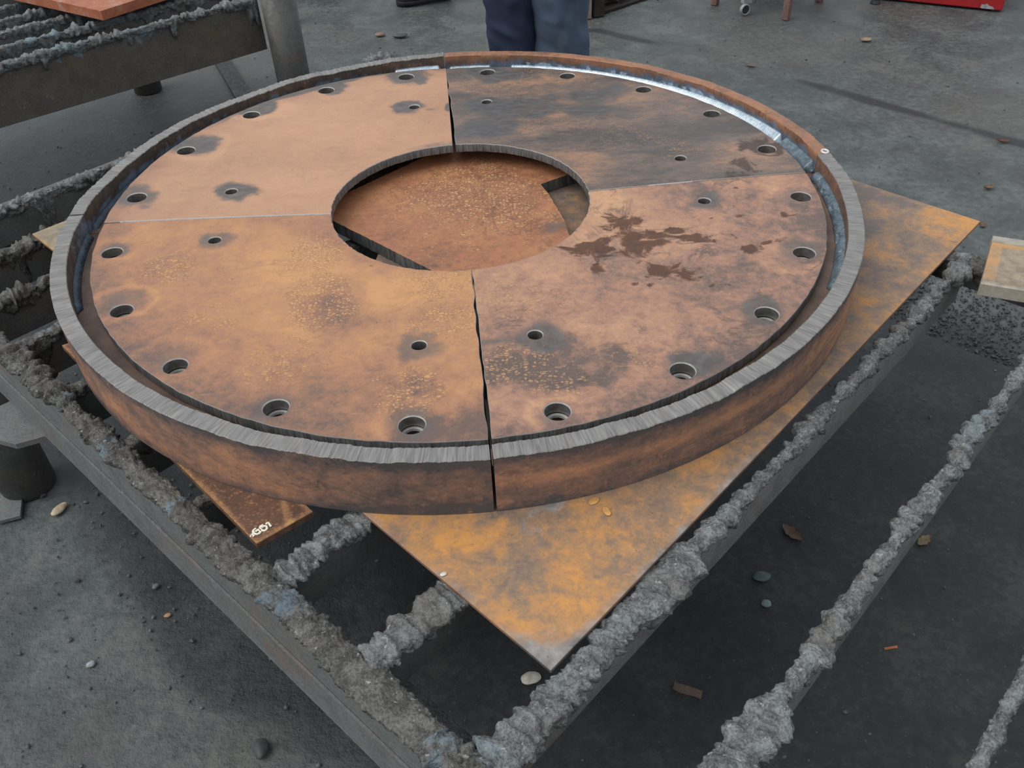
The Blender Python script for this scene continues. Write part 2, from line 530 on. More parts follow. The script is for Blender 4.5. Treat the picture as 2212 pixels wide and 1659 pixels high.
# ------------------------------------------------------------------ the floor
FZ = -Z0
def build_floor():
    xs = np.concatenate([np.linspace(-30, -3, 8)[:-1], np.arange(-3, 4.0, 0.02), np.linspace(4, 30, 8)])
    ys = np.concatenate([np.linspace(-25, -2, 8)[:-1], np.arange(-2, 5.0, 0.02), np.linspace(5, 40, 8)])
    X, Y = np.meshgrid(xs, ys, indexing='ij')
    x, y = X.ravel(), Y.ravel()
    nz = fbm(P3(x * 2.2, y * 2.2), 4, 3)
    z = FZ + 0.0025 * fbm(P3(x * 9, y * 9), 3, 8) - 0.0025
    uu = x * 0.705 + y * 0.709
    ss = x * 0.709 - y * 0.705
    # shade below the tables, painted into the floor colour
    table_shade = sstep(-1.0, -0.62, uu + 0.2 * nz) * sstep(1.55, 1.0, uu + 0.2 * nz) * sstep(-1.4, -0.9, ss)
    table_shade = np.maximum(table_shade, 0.75 * sstep(1.5, 0.4, np.hypot(x + 1.2, (y - 1.4) * 0.8) + 0.25 * nz))
    table_shade = np.maximum(table_shade, 0.40 * sstep(0.5, 0.1, np.hypot(x + 0.62, y + 0.42) + 0.2 * nz))
    table_shade *= 1 - 0.95 * sstep(-0.78, -0.92, uu + 0.1 * nz) * sstep(-0.7, -0.3, ss)
    # dark stained joint line
    L = [(0.30, 3.02), (0.625, 2.97), (0.85, 2.768), (1.459, 2.153), (2.064, 1.478), (2.9, 0.4)]
    d = np.full(len(x), 9.0); par = np.zeros(len(x))
    for i in range(len(L) - 1):
        a = np.array(L[i]); b = np.array(L[i + 1])
        t = np.clip(((x - a[0]) * (b - a)[0] + (y - a[1]) * (b - a)[1]) / ((b - a) @ (b - a)), 0, 1)
        di = np.hypot(x - a[0] - t * (b - a)[0], y - a[1] - t * (b - a)[1])
        par = np.where(di < d, i + t, par)
        d = np.minimum(d, di)
    stain = 1.25 * sstep(0.07, 0.0, d + 0.025 * nz) * (0.85 + 0.4 * fbm(P3(x * 7, y * 7), 3, 19)) * np.clip(1 - 0.95 * sstep(1.9, 2.3, par) * sstep(3.05, 2.75, par), 0, 1)
    mask = np.stack([table_shade, stain, 0 * x, 0 * x], 1)
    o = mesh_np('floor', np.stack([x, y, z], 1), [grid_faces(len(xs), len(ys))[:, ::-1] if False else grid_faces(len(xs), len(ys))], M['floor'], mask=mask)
    tag(o, kind='structure')
    return o
build_floor()

U = np.array([0.705, 0.709]); U /= np.linalg.norm(U)
W_ = np.array([U[1], -U[0]])
def us(u, s, z=0.0):
    q = U * u + W_ * s
    return np.array([q[0], q[1], z])

# ------------------------------------------------------------------ sheet and plates under the ring
SH_T, SH_B = -0.0818, -0.0876
A_ = at(70, 505, SH_T)[:2]; B_ = at(1190, 1447, SH_T)[:2]; C_ = at(2117, 478, SH_T)[:2]
D_ = A_ + (C_ - B_) * 0.985
L_ = A_ + (B_ - A_) * 0.645
SHEET = [L_, B_, C_, D_]
_q1 = at(145, 475, SH_T)[:2] - A_; _q2 = at(131, 552, SH_T)[:2] - A_
_q1 *= 0.42 / np.linalg.norm(_q1); _q2 *= 0.30 / np.linalg.norm(_q2)
LEFTP = [A_, A_ + _q2, A_ + _q1 + _q2, A_ + _q1]
O1 = at(553, 1173, SH_T)[:2]; O2 = at(672, 1105, SH_T)[:2]; O0 = at(140, 752, SH_T)[:2]
_e = (O2 - O1) * 1.02
OFFC = [O1, O1 + _e, O0 + _e, O0 + (O0 - O1) * 0.02]

def slab(name, poly, zt, zb, mat, side, n, maskf, parent=None, base=None, label=None, cat=None, bend=0.0):
    """a four sided plate with a finely divided top"""
    a, b, c, d = [np.asarray(q, float) for q in poly]
    nu, nv = n
    s = np.linspace(0, 1, nu)[:, None, None]; t = np.linspace(0, 1, nv)[None, :, None]
    g = (a * (1 - s) + b * s) * (1 - t) + (d * (1 - s) + c * s) * t
    x, y = g[..., 0].ravel(), g[..., 1].ravel()
    z = zt + 0.0003 * fbm(P3(x * 6, y * 6), 3, 5)
    top = np.stack([x, y, z], 1)
    idx = np.arange(nu * nv).reshape(nu, nv)
    ring = np.concatenate([idx[:-1, 0], idx[-1, :-1], idx[:0:-1, -1], idx[0, :0:-1]])
    r0 = top[ring].copy()
    cen = top.mean(0)
    out = r0 - cen; out[:, 2] = 0
    out /= np.linalg.norm(out, axis=1)[:, None]
    r1 = r0 + out * 0.0008; r1[:, 2] -= 0.001
    r2 = r1.copy(); r2[:, 2] = zb
    m = len(ring)
    V = np.concatenate([top, r1, r2])
    o1 = nu * nv
    i = np.arange(m); j = (i + 1) % m
    f1 = np.stack([ring[i], ring[j], o1 + j, o1 + i], 1)[:, ::-1]
    f2 = np.stack([o1 + i, o1 + j, o1 + m + j, o1 + m + i], 1)[:, ::-1]
    bot = (o1 + m + np.array([0, nu - 1, nu - 1 + nv - 1, 2 * (nu - 1) + nv - 1]))[None, :][:, ::-1]
    # orientation
    gf = grid_faces(nu, nv)
    v0, v1, v2 = V[gf[0, 0]], V[gf[0, 1]], V[gf[0, 2]]
    if np.cross(v1 - v0, v2 - v0)[2] < 0:
        gf = gf[:, ::-1]
    else:
        f1, f2, bot = f1[:, ::-1], f2[:, ::-1], bot[:, ::-1]
    # bottom through corner vertices only is not watertight along edges but closed to the eye; use full ring as ngon
    botf = (o1 + m + np.arange(m))[None, :]
    mk = maskf(x, y)
    mk = np.concatenate([mk, mk[ring], mk[ring]])
    faces = [gf, f1, f2, botf]
    fm = np.concatenate([np.zeros(len(gf)), np.zeros(m), np.ones(m), np.ones(1)])
    L = np.zeros(len(V)); cl = np.concatenate([[0], np.cumsum(np.linalg.norm(np.diff(r0, axis=0), axis=1))])
    uv = np.concatenate([np.stack([x, y], 1), np.stack([cl, r1[:, 2]], 1), np.stack([cl, r2[:, 2]], 1)])
    o = mesh_np(name, V, faces, [mat, side], parent, mk, uv, False, fm, base=base)
    return o

def sheet_mask(x, y):
    d = poly_dist(x, y, SHEET)
    n = fbm(P3(x * 5, y * 5), 5, 31)
    n2 = fbm(P3(x * 14, y * 14), 4, 47)
    eBC = C_ - B_; nBC = np.array([-eBC[1], eBC[0]]) / np.linalg.norm(eBC)
    dBC = np.abs((x - B_[0]) * nBC[0] + (y - B_[1]) * nBC[1])
    edge = np.maximum(sstep(0.19, 0.02, dBC + 0.15 * n), 0.8 * sstep(0.035, 0.0, d + 0.02 * n2))
    edge = np.maximum(edge, sstep(0.20, 0.02, d + 0.16 * n) * sstep(-0.25, -0.55, y))
    near = sstep(-0.35, -0.8, y)          # the corner nearest the camera is yellower all over
    r = 0.06 + 0.52 * edge + 0.55 * n + 0.50 * n2 + 0.16 * near
    r = r - 0.30 * sstep(0.15, 0.55, y + x * 0.2) * (1 - edge * 0.9)
    r = r + 0.42 * sstep(0.2, 0.05, np.hypot(x - 0.22, y - 0.06))
    bd = np.hypot(x - B_[0], y - B_[1])
    n4 = fbm(P3(x * 22, y * 22), 4, 53)
    g = 0.85 * sstep(0.10, 0.40, -0.6 * n + 0.7 * n4) * (1 - 0.8 * edge) * (0.4 + 0.6 * near) + 0.65 * sstep(0.10, 0.0, bd + 0.05 * n) + 0.45 * sstep(0.018, 0.0, d + 0.01 * n4) * near
    fl = 0.5 * sstep(0.3, 0.6, n2)
    return np.stack([r, g, fl, 0 * x], 1)
sheet = slab('steel_sheet', SHEET, SH_T, SH_B, M['sheet'], M['rim_top_rust'], (260, 240), sheet_mask, base=(0.05, -0.05, SH_B))
tag(sheet, 'large thin square sheet of yellow-orange rust lying beneath the ring', 'steel sheet')

def left_mask(x, y):
    n = fbm(P3(x * 16, y * 16), 4, 81); d = poly_dist(x, y, LEFTP)
    return np.stack([0.45 + 0.5 * n + 0.4 * sstep(0.012, 0.0, d), 0.35 + 0.6 * n, 0.1 + 0 * x, 0 * x], 1)
M['pale'] = rust_plate('pale_yellow_scale', (112, 102, 88), (146, 130, 104), (176, 142, 92), (184, 152, 106), burn=(146, 140, 126), fl_scale=170)
lp_ = slab('steel_plate', LEFTP, SH_T, SH_B, M['pale'], M['rim_top_rust'], (90, 70), left_mask, base=(float(A_[0]), float(A_[1]), SH_B))
tag(lp_, 'pale yellowish plate whose pointed corner sticks out left of the ring', 'steel plate')

def off_mask(x, y):
    d = poly_dist(x, y, OFFC)
    n = fbm(P3(x * 14, y * 14), 4, 61)
    r = 0.16 + 0.16 * n + 0.65 * sstep(0.010, 0.001, d + 0.006 * n)
    st = 0.8 * sstep(0.008, 0.002, np.abs((x - O2[0]) * 0.9 + (y - O2[1]) * 0.3 + 0.03 + 0.004 * n)) * sstep(0.09, 0.02, np.hypot(x - O2[0] + 0.03, y - O2[1]))
    return np.stack([r + 0.7 * st, 0.2 * st, 0.75 + 0 * x, 0 * x], 1)
offc = thing('rust_plate', 'narrow brown rusted plate with white handwritten number under the ring', 'steel plate', (float(O1[0]), float(O1[1]), -0.0932))
slab('plate_body', OFFC, SH_T - 0.0003, -0.0932, M['off'], M['off_side'], (160, 60), off_mask, parent=offc)

# the painted number, brush strokes a little proud of the plate
M['paint'] = plain('white_paint', lin(232, 226, 206), 0.6, 0, 0.08, 200)
def strokes(name, polylines, width, z, mat, parent):
    bm = bmesh.new()
    for pl in polylines:
        pl = [np.asarray(p_, float) for p_ in pl]
        L0, L1 = [], []
        for i, p_ in enumerate(pl):
            d = pl[min(i + 1, len(pl) - 1)] - pl[max(i - 1, 0)]
            d /= (np.linalg.norm(d) + 1e-9)
            nrm = np.array([-d[1], d[0]]) * width * 0.5 * (0.8 + 0.4 * random.random())
            for sgn, LL in ((1, L0), (-1, L1)):
                q = p_ + sgn * nrm
                LL.append((bm.verts.new((q[0], q[1], z)), bm.verts.new((q[0], q[1], z - 0.0008))))
        for i in range(len(pl) - 1):
            bm.faces.new((L0[i][0], L1[i][0], L1[i + 1][0], L0[i + 1][0]))
            bm.faces.new((L0[i][0], L0[i + 1][0], L0[i + 1][1], L0[i][1]))
            bm.faces.new((L1[i][0], L1[i][1], L1[i + 1][1], L1[i + 1][0]))
    return from_bm(name, bm, mat, parent)
def pxs(lst, z):
    # pixels measured in an enlarged crop (origin 350,950; 4.424 x)
    return [at(350 + a / 4.424, 950 + b / 4.424, z)[:2] for a, b in lst]
zt_ = SH_T + 0.0004
def smooth_pl(pts):
    pts = np.array(pts); n = len(pts); o = []
    for i in range(n - 1):
        p0 = pts[max(i - 1, 0)]; p1 = pts[i]; p2 = pts[i + 1]; p3 = pts[min(i + 2, n - 1)]
        for t in np.linspace(0, 1, 5)[:-1]:
            o.append(0.5 * (2 * p1 + (p2 - p0) * t + (2 * p0 - 5 * p1 + 4 * p2 - p3) * t * t + (3 * p1 - p0 - 3 * p2 + p3) * t ** 3))
    o.append(pts[-1])
    return o
num = [smooth_pl(pxs(q, zt_)) for q in (
    [(898, 846), (872, 866), (876, 890), (905, 902), (934, 888), (936, 866), (912, 862), (892, 880)],
    [(966, 812), (938, 832), (944, 858), (974, 868), (1000, 852), (998, 828), (972, 824), (952, 842)],
    [(990, 806), (1000, 800), (1012, 792), (1020, 800), (1042, 830)],
    [(852, 902), (866, 912), (880, 922)],
    [(846, 916), (856, 924)])]
strokes('painted_number', num, 0.0030, zt_ + 0.0004, M['paint'], offc)['label'] = 'white handwritten number 661'

# ------------------------------------------------------------------ the ring of four sectors
RO, RI, RP, RH, RB = 0.75, 0.7222, 0.6895, 0.2537, 0.6555
RT, BOT, PT = 0.0218, -0.0810, 0.018
JOINTS = [((0.252, 0.010), (0.688, 0.030)), ((-0.0145, 0.240), (-0.040, 0.683)), ((-0.245, -0.0275), (-0.685, -0.0290)), ((0.022, -0.276), (0.045, -0.696))]
GAPS = [(0.0006, 0.0006), (0.0085, 0.0012), (0.0022, 0.0012), (0.0030, 0.0065)]
RIMJ = [5.0, 93.55, 182.4, 273.55]
def joint_angle(k, r):
    (x1, y1), (x2, y2) = JOINTS[k]
    d = np.array([x2 - x1, y2 - y1]); d /= np.linalg.norm(d)
    c0 = x1 * (-d[1]) + y1 * d[0]          # signed offset of the line
    a = math.atan2(d[1], d[0])
    return a + np.arcsin(np.clip(c0 / r, -1, 1))
def joint_gap(k, r):
    g0, g1 = GAPS[k]
    t = np.clip((r - RH) / (RP - RH), 0, 1)
    return g0 + (g1 - g0) * t
HOLE_A0 = -0.0986
def dish(r):
    return -0.006 * np.clip((0.9 * 0.75 - r) / 0.42, 0, 1.2) ** 2

OUT = [(1725, 419), (1645, 316), (1525, 241), (1380, 190), (1217, 161), (1047, 156), (878, 170), (712, 198), (552, 245), (413, 320), (306, 422), (242, 538), (256, 660), (370, 779), (590, 872), (890, 913), (1213, 892), (1480, 798), (1662, 673), (1733, 540)]

def spot(x, y, c, r, n, k=0.5, sx=1.0, sy=1.0, rot=0.0):
    dx, dy = x - c[0], y - c[1]
    cx, sx_ = math.cos(rot), math.sin(rot)
    a = (dx * cx + dy * sx_) / sx; b = (-dx * sx_ + dy * cx) / sy
    return sstep(r, r * 0.35, np.hypot(a, b) + k * r * n)

def spot2(x, y, c, r, n, k=0.5, sx=1.0, sy=1.0, rot=0.0):
    return spot(x, y, c, r * 1.0, n, k, sx, sy, rot) * (0.55 + 0.45 * sstep(r * 0.9, 0.0, np.hypot(x - c[0], y - c[1])))

def at2(px, py):
    return at(px, py, 0.0)[:2]

def masks(q, x, y):
    r = np.hypot(x, y)
    n = fbm(P3(x * 4.5, y * 4.5), 5, 101 + q)
    n2 = fbm(P3(x * 13, y * 13), 4, 131 + q)
    nf = fbm(P3(x * 40, y * 40), 3, 151 + q)
    wx, wy = x + 0.05 * n, y + 0.05 * n2
    edge_o = sstep(0.60, 0.69, r + 0.03 * n)
    G = 0 * x; A = 0 * x; Bm = 0 * x
    if q == 0:      # back right, dark scale with brown clouds
        st = fbm(P3(wx * 5, wy * 12), 5, 7)
        R = 0.42 + 0.80 * st + 0.32 * n
        Bm = 0.25 + 0.7 * n2
        for c, rr, sx in (((0.10, 0.62), 0.12, 1.5), ((0.08, 0.33), 0.12, 1.6), ((0.18, 0.40), 0.13, 1.8), ((0.30, 0.46), 0.10, 1.6), ((0.03, 0.45), 0.10, 0.8)):
            G = np.maximum(G, 0.75 * spot(x, y, c, rr, n2, 0.9, sx, 0.7))
        for px, py, rr in ((1640, 320, 0.085), (1600, 360, 0.06)):
            A = np.maximum(A, 0.62 * spot(x, y, at2(px, py), rr, n2, 0.8, 1.2, 1.0))
            G = np.maximum(G, 0.35 * spot(x, y, at2(px, py), rr * 1.3, n2, 0.8))
        hg = 0.30
    elif q == 1:    # back left, smooth tan
        st = fbm(P3(wx * 3, wy * 9), 4, 9)
        R = 0.74 + 0.16 * st + 0.14 * n + 0.05 * nf - 0.30 * sstep(0.62, 0.69, r) - 0.10 * sstep(-0.3, -0.6, x)
        Bm = 0.06 + 0.1 * n2
        G = np.maximum(G, 0.55 * sstep(0.29, 0.258, r + 0.02 * n) * sstep(-0.2, -0.05, x))
        G = np.maximum(G, 0.8 * sstep(0.668, 0.69, r + 0.02 * n2) * sstep(0.25, 0.5, y))
        G = np.maximum(G, 0.9 * spot(x, y, at2(968, 232), 0.028, n2, 0.4, 0.5, 1.3))
        G = np.maximum(G, 0.6 * spot(x, y, at2(930, 236), 0.03, n2, 0.9, 1.4, 0.7))
        G = np.maximum(G, 0.6 * spot(x, y, at2(495, 425), 0.03, n2, 0.8))
        hg = 0.95
    elif q == 2:    # front left, orange swirl with flaked patches
        sw = fbm(P3(np.hypot(x + 0.1, y + 0.02) * 16 + n * 1.6, np.arctan2(y, x) * 1.2), 4, 77)
        R = 0.62 + 0.34 * n + 0.30 * sw - 0.36 * edge_o
        band = sstep(0.09, 0.0, np.abs(np.hypot(x + 0.13, y + 0.10) - 0.22 + 0.03 * n)) * sstep(-0.5, -0.05, x)
        R = R + 0.30 * band
        R = R - 0.55 * spot(x, y, at2(730, 650), 0.11, n, 0.7, 0.8, 1.3) - 0.45 * spot(x, y, at2(975, 905), 0.12, n2, 0.9) - 0.25 * sstep(0.32, 0.26, r)
        for px, py, rr, k in ((355, 580, 0.08, 0.9), (660, 545, 0.09, 0.9), (700, 640, 0.10, 1.0), (960, 600, 0.09, 0.7), (960, 690, 0.08, 0.7), (600, 800, 0.09, 0.6), (900, 850, 0.08, 0.7), (450, 690, 0.08, 0.5)):
            Bm = np.maximum(Bm, k * spot(x, y, at2(px, py), rr, n2, 0.7))
        hg = 0.62
    else:           # front right, pinkish brown with wet rust splashes
        R = 0.48 + 0.40 * n + 0.30 * n2 - 0.26 * sstep(0.58, 0.69, r + 0.03 * n) + 0.28 * sstep(0.42, 0.28, r + 0.03 * n)
        R = R - 0.5 * spot(x, y, at2(1260, 800), 0.10, n2, 1.0) - 0.35 * spot(x, y, at2(1170, 840), 0.08, n2, 1.0) - 0.3 * spot(x, y, at2(1100, 930), 0.07, n2, 0.8)
        for px, py, rr, k in ((1130, 790, 0.08, 0.9), (1200, 840, 0.09, 0.9), (1090, 660, 0.08, 0.6), (1160, 640, 0.08, 0.5), (1350, 760, 0.10, 0.5), (1500, 900, 0.08, 0.3)):
            Bm = np.maximum(Bm, k * spot(x, y, at2(px, py), rr, n2, 0.8))
        for px, py, rr, sx, sy, ro in ((1370, 515, 0.105, 1.15, 0.80, 0.1), (1345, 480, 0.06, 1.1, 0.9, 0.0), (1270, 530, 0.05, 1.5, 0.6, 0.15), (1430, 580, 0.055, 1.5, 0.8, -0.4), (1455, 495, 0.03, 1.4, 0.8, 0), (1372, 612, 0.02, 1.2, 0.8, 0), (1290, 577, 0.022, 1, 1, 0),
                                       (1500, 513, 0.045, 2.2, 0.4, -0.05), (1620, 536, 0.032, 1.5, 0.8, 0.2), (1655, 524, 0.030, 2.6, 0.35, 0.25), (1535, 470, 0.018, 1.4, 0.7, 0), (1480, 590, 0.03, 1.8, 0.6, -0.2), (1500, 470, 0.013, 1, 1, 0), (1600, 467, 0.013, 1, 1, 0), (1590, 405, 0.012, 1.6, 0.8, 0), (1433, 433, 0.014, 1, 1, 0), (1695, 462, 0.014, 1.4, 0.8, 0), (1405, 615, 0.015, 1, 1, 0)):
            A = np.maximum(A, 0.80 * spot2(x, y, at2(px, py), rr, n2 + 0.7 * nf, 1.0, sx, sy, ro))
        G = np.maximum(G, 0.5 * spot(x, y, at2(1310, 545), 0.03, n2, 0.8))
        G = np.maximum(G, 0.6 * sstep(0.02, 0.0, np.abs(y - at2(1100, 735)[1])) * sstep(0.16, 0.05, x) * sstep(0, 0.3, n2 + 0.3))
        hg = 0.70
    # scorched rings left around the torch-cut holes
    for i, (px, py) in enumerate(OUT):
        k = hg * (0.6 + 0.5 * ((i * 37) % 10) / 10)
        c = at2(px, py)
        dh = np.hypot(x - c[0] + 0.008 * math.sin(i * 2.1), (y - c[1]) * 1.1 + 0.008 * math.cos(i * 1.3)) + 0.034 * n2 + 0.016 * nf
        if q == 1: dh = dh * 0.78; k = k * 1.2
        G = np.maximum(G, k * sstep(0.060, 0.022, dh))
        R = R + 0.30 * sstep(0.018, 0.0, np.abs(dh - 0.056)) * (0.5 + 0.5 * math.sin(i * 1.7))
    for px, py in ((1520, 432), (1468, 342), (1051, 219), (894, 230), (502, 414), (463, 517), (904, 746), (1159, 727)):
        c = at2(px, py)
        G = np.maximum(G, hg * 0.95 * sstep(0.052, 0.014, np.hypot((x - c[0]) * 0.8, y - c[1]) + 0.032 * n2 + 0.012 * nf))
    # grey line along the cut edges
    G = np.maximum(G, 0.30 * sstep(0.012, 0.0, RP - r + 0.004 * n2))
    G = np.maximum(G, 0.30 * sstep(0.012, 0.0, r - RH + 0.004 * n2))
    return np.stack([R, G, Bm, A], 1)

def sector_plate(q, parent, mat):
    k0, k1 = q, (q + 1) % 4
    nr, na = 118, 270
    r = np.linspace(RH, RP, nr)
    a0 = joint_angle(k0, r) + joint_gap(k0, r) / 2 / r
    a1 = joint_angle(k1, r) - joint_gap(k1, r) / 2 / r
    if q == 3: a1 = joint_angle(0, r) - joint_gap(0, r) / 2 / r
    a1 = np.where(a1 < a0, a1 + 2 * np.pi, a1)
    # ragged torch cut on some joint edges
    if q in (0, 3): a0 = a0 + (0.0010 * vnoise(P3(r * 45, 0, 0), 5)) / r * (1 if q == 3 else 0.0)
    if q == 0: a1 = a1 + (0.0022 * vnoise(P3(r * 24, 3, 0), 6)) / r
    if q == 2: a1 = a1 + (0.0022 * vnoise(P3(r * 30, 5, 0), 7)) / r
    t = np.linspace(0, 1, na)
    Rg = np.repeat(r[:, None], na, 1)
    # hole edge of the torch-cut circles wanders slightly
    Ag = a0[:, None] * (1 - t) + a1[:, None] * t
    wob = 0.0009 * vnoise(P3(Ag[0] * 40, q, 0), 9)
    Rg = Rg + wob[None, :] * np.linspace(1, -1, nr)[:, None]
    X = Rg * np.cos(Ag); Y = Rg * np.sin(Ag)
    x, y = X.ravel(), Y.ravel()
    holes = []
    for i in range(5):
        a = HOLE_A0 + math.radians(18) * (q * 5 + i + 1) if False else HOLE_A0 + math.radians(18) * ((q * 5 + i + (1)) % 20)
        holes.append((RB * math.cos(a), RB * math.sin(a), 0.0185, True))
    for px, py in INNQ[q]:
        c = at(px, py, 0.0)
        h = 0.472
        a = math.atan2(c[1], c[0])
        holes.append((h * math.cos(a), h * math.sin(a), 0.0118, False))
    keep = np.ones(len(x), bool)
    for hx, hy, hr, _ in holes:
        keep &= np.hypot(x - hx, y - hy) > hr * 1.04
    F = grid_faces(nr, na)[:, :]
    F = F[keep[F].all(1)]
    # edges of the trimmed grid -> boundary verts near holes
    top = np.stack([x, y, dish(np.hypot(x, y))], 1)
    ed = np.concatenate([F[:, [0, 1]], F[:, [1, 2]], F[:, [2, 3]], F[:, [3, 0]]])
    key = {}
    for a, b in ed:
        key[(a, b)] = 1
    bnd = [(a, b) for (a, b) in key if (b, a) not in key]
    nxt = {}
    for a, b in bnd:
        nxt[a] = b
    V = [top]
    walls, fm_w = [], []
    count = len(top)
    faces = [F]
    fmat = [np.zeros(len(F))]
    uv = [np.stack([x, y], 1)]
    loops = []
    used = set()
    for a in list(nxt):
        if a in used: continue
        lp = [a]; used.add(a); b = nxt[a]
        while b != a and b not in used:
            lp.append(b); used.add(b); b = nxt.get(b, a)
        loops.append(np.array(lp))
    for lp in loops:
        c = top[lp].mean(0)
        hole = None
        for h in holes:
            if np.hypot(c[0] - h[0], c[1] - h[1]) < 0.012 and len(lp) < 120:
                hole = h
        m = len(lp)
        if hole is not None:
            hx, hy, hr, big = hole
            an = np.arctan2(top[lp, 1] - hy, top[lp, 0] - hx)
            hr_i = hr * (1 + 0.025 * np.sin(2 * an + q))
            zz = dish(np.hypot(hx, hy))
            top[lp, 0] = hx + (hr_i + 0.0016) * np.cos(an); top[lp, 1] = hy + (hr_i + 0.0016) * np.sin(an)
            n1 = np.stack([hx + hr_i * np.cos(an), hy + hr_i * np.sin(an), np.full(m, zz - 0.0016)], 1)
            n2 = n1.copy(); n2[:, 2] = -PT + zz
            cl = an * hr; ms = (2, 3)
        else:
            rr = np.hypot(top[lp, 0], top[lp, 1])
            pr = np.roll(top[lp], 1, 0); ne = np.roll(top[lp], -1, 0)
            d = ne - pr; nrm = np.stack([d[:, 1], -d[:, 0], 0 * rr], 1)
            nrm /= np.linalg.norm(nrm, axis=1)[:, None]
            n1 = top[lp] + nrm * 0.0008; n1[:, 2] -= 0.0012
            n2 = n1.copy(); n2[:, 2] = -PT + dish(rr)
            cl = np.cumsum(np.linalg.norm(d, axis=1)) * 0.5
            ms = (2, 1)
        i0 = count; V += [n1, n2]; count += 2 * m
        i = np.arange(m); j = (i + 1) % m
        f1 = np.stack([lp[j], lp[i], i0 + i, i0 + j], 1)
        f2 = np.stack([i0 + j, i0 + i, i0 + m + i, i0 + m + j], 1)
        faces += [f1, f2]
        fw = np.full(m, ms[1]); fe = np.full(m, ms[0])
        if hole is None:
            ta = np.arctan2(top[lp, 1], top[lp, 0]); rr_ = np.hypot(top[lp, 0], top[lp, 1])
            if q == 1:
                on = (np.abs(top[lp, 1] - JOINTS[2][0][1]) < 0.004) & (top[lp, 0] < -0.2) & (rr_ < 0.66); fw[on] = 4; fe[on] = 4
            if q == 0:
                on = (np.abs(ta - joint_angle(0, rr_)) * rr_ < 0.003) & (rr_ > 0.37) & (rr_ < 0.46); fw[on] = 4; fe[on] = 4
        fmat += [fe, fw]
        uv += [np.stack([cl, 0 * cl], 1), np.stack([cl, 0 * cl - PT], 1)]
    V = np.concatenate(V)
    mk = masks(q, V[:, 0], V[:, 1])
    if q == 0: V[:, 2] += 0.0018
    if q == 1:      # this plate sits tipped up at its outer edge
        am = math.radians(137)
        dd = V[:, 0] * math.cos(am) + V[:, 1] * math.sin(am) - 0.49
        V[:, 2] += 0.0026 + np.where(dd > 0, 0.050, 0.004) * dd
    o = mesh_np('sector_plate', V, faces, [mat, M['cut_dark'], M['edge'], M['hole'], M['bare']], parent, mk, np.concatenate(uv), True, np.concatenate(fmat))
    sharp_by_angle(o, 35)
    return holes

M['edge'] = cut_steel('worn_edge', (120, 114, 108), (214, 210, 204), 200, 0.35, 0.45)

def sharp_by_angle(o, deg):
    me = o.data
    bm = bmesh.new(); bm.from_mesh(me)
    lim = math.radians(deg)
    for e_ in bm.edges:
        if len(e_.link_faces) == 2 and e_.calc_face_angle(0) > lim:
            e_.smooth = False
    bm.to_mesh(me); bm.free()

INNQ = {0: [(1468, 342), (1051, 219)], 1: [(894, 230), (502, 414)], 2: [(463, 517), (904, 746)], 3: [(1159, 727), (1520, 432)]}

